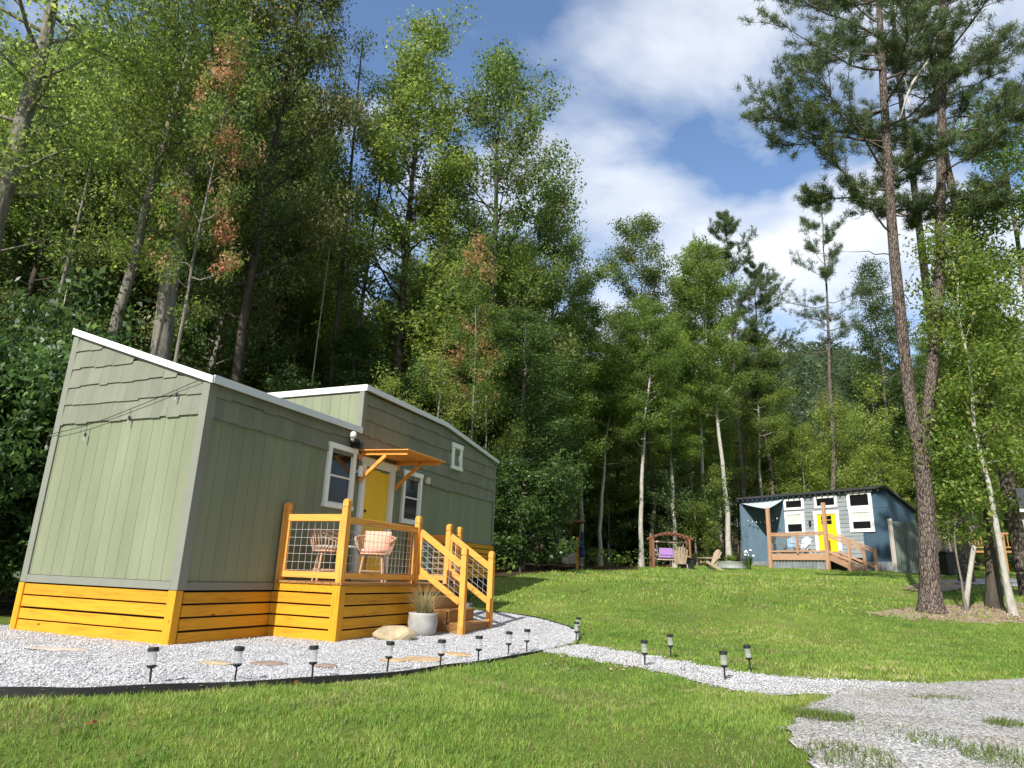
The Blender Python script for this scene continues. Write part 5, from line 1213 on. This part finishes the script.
# ------------------------------------------------------------------ wooded hill far behind
gx = np.linspace(-420, 620, 70); gy = np.linspace(110, 620, 40); X, Y = np.meshgrid(gx, gy)
def hillz(X, Y):
    rise = np.clip((Y-110)/300, 0, 1)**1.25
    prof_ = np.interp(X/np.maximum(Y, 1)*410, [-400, -100, 80, 160, 196, 235, 300, 420, 620], [130, 130, 130, 141, 150, 139, 113, 92, 76])
    return -3+prof_*rise+4*np.sin(X*.03+Y*.02)*rise+2.5*np.sin(X*.09)*rise
V = np.stack([X, Y, hillz(X, Y)], -1).reshape(-1, 3); I = np.arange(X.size).reshape(X.shape); Q = np.stack([I[:-1, :-1], I[:-1, 1:], I[1:, 1:], I[1:, :-1]], -1).reshape(-1, 4)
M['hill'] = painted('hill_ground', (.03, .05, .015), .3, .9, .1)
tag(link('hill', npmesh('hill', V, Q, True), M['hill']), kind='structure')
cx = []
for i in range(3600):
    D = rng.uniform(118, 430); x = rng.uniform(-.25, .80)*D; cx.append((x, D, float(hillz(x, D))+rng.uniform(3., 7)))
M['farleaf'] = leafmat('far_forest_leaf', [(0, (.028, .046, .018)), (.5, (.050, .078, .028)), (1, (.085, .110, .038))], .2, 0)
V, F_ = leaves(rng, np.array(cx), 34, 2.1, .95, .8, .6)
tag(link('far_forest', npmesh('far_forest', V, F_), M['farleaf']), 'dense tree canopy covering the distant hillside', 'forest', kind='stuff')

# ------------------------------------------------------------------ sun and sky
SUN_AZ, SUN_EL = R(207), R(39)                    # azimuth clockwise from +y
sv = Vector((math.sin(SUN_AZ)*math.cos(SUN_EL), math.cos(SUN_AZ)*math.cos(SUN_EL), math.sin(SUN_EL)))
ld = bpy.data.lights.new('sun', 'SUN'); ld.energy = 5.; ld.angle = R(.53); ld.color = (1, .95, .86)
so = bpy.data.objects.new('sun', ld); COL.objects.link(so); so.rotation_euler = sv.to_track_quat('Z', 'Y').to_euler(); so.location = sv*50
w = bpy.data.worlds.new('World'); S.world = w; w.use_nodes = True; nt = w.node_tree; L = nt.links; bg = nt.nodes['Background']
sk = N(nt, 'ShaderNodeTexSky', sky_type='NISHITA'); sk.sun_disc = False; sk.sun_elevation = SUN_EL; sk.sun_rotation = SUN_AZ; sk.air_density = 1.; sk.dust_density = .2; sk.ozone_density = 3.
tc = N(nt, 'ShaderNodeTexCoord'); sp = N(nt, 'ShaderNodeSeparateXYZ'); L.new(tc.outputs['Generated'], sp.inputs[0])
za = N(nt, 'ShaderNodeMath', operation='ADD'); L.new(sp.outputs[2], za.inputs[0]); za.inputs[1].default_value = .22
zm = N(nt, 'ShaderNodeMath', operation='MAXIMUM'); L.new(za.outputs[0], zm.inputs[0]); zm.inputs[1].default_value = .05
dv = N(nt, 'ShaderNodeVectorMath', operation='DIVIDE'); cb = N(nt, 'ShaderNodeCombineXYZ')
for i in range(3): L.new(zm.outputs[0], cb.inputs[i])
L.new(tc.outputs['Generated'], dv.inputs[0]); L.new(cb.outputs[0], dv.inputs[1])
mp = N(nt, 'ShaderNodeMapping'); mp.inputs['Location'].default_value = (2.7, 9.1, 0); mp.inputs['Scale'].default_value = (1., 1., .0); mp.inputs['Rotation'].default_value = (0, 0, R(35)); L.new(dv.outputs[0], mp.inputs[0])
n1 = N(nt, 'ShaderNodeTexNoise', Scale=1.7, Detail=9., Roughness=.52, Distortion=.35); L.new(mp.outputs[0], n1.inputs['Vector'])
n2 = N(nt, 'ShaderNodeTexNoise', Scale=.8, Detail=2.); L.new(mp.outputs[0], n2.inputs['Vector'])
s1_ = N(nt, 'ShaderNodeMath', operation='MULTIPLY_ADD'); L.new(n2.outputs[0], s1_.inputs[0]); s1_.inputs[1].default_value = .5; L.new(n1.outputs[0], s1_.inputs[2])
cr = ramp(nt, [(.672, (0, 0, 0)), (.765, (.62, .62, .62)), (.87, (1, 1, 1))], s1_.outputs[0])
sc = N(nt, 'ShaderNodeVectorMath', operation='SCALE'); sc.inputs['Scale'].default_value = .145; L.new(sk.outputs[0], sc.inputs[0])
n3 = N(nt, 'ShaderNodeTexNoise', Scale=3.0, Detail=5.); L.new(mp.outputs[0], n3.inputs['Vector'])
cc = ramp(nt, [(.33, (.47, .53, .63)), (.58, (.72, .75, .80))], n3.outputs[0])
mx = N(nt, 'ShaderNodeMix', data_type='RGBA'); L.new(cr.outputs[0], mx.inputs[0]); L.new(sc.outputs[0], mx.inputs[6]); L.new(cc.outputs[0], mx.inputs[7])
L.new(mx.outputs[2], bg.inputs[0]); bg.inputs[1].default_value = 1.

S.render.engine = 'CYCLES'; S.cycles.samples = 64; S.cycles.use_denoising = True
S.cycles.max_bounces = 8; S.cycles.transparent_max_bounces = 12; S.cycles.caustics_reflective = False; S.cycles.caustics_refractive = False
S.view_settings.view_transform = 'Standard'; S.view_settings.look = 'None'; S.view_settings.exposure = .57; S.view_settings.gamma = 1
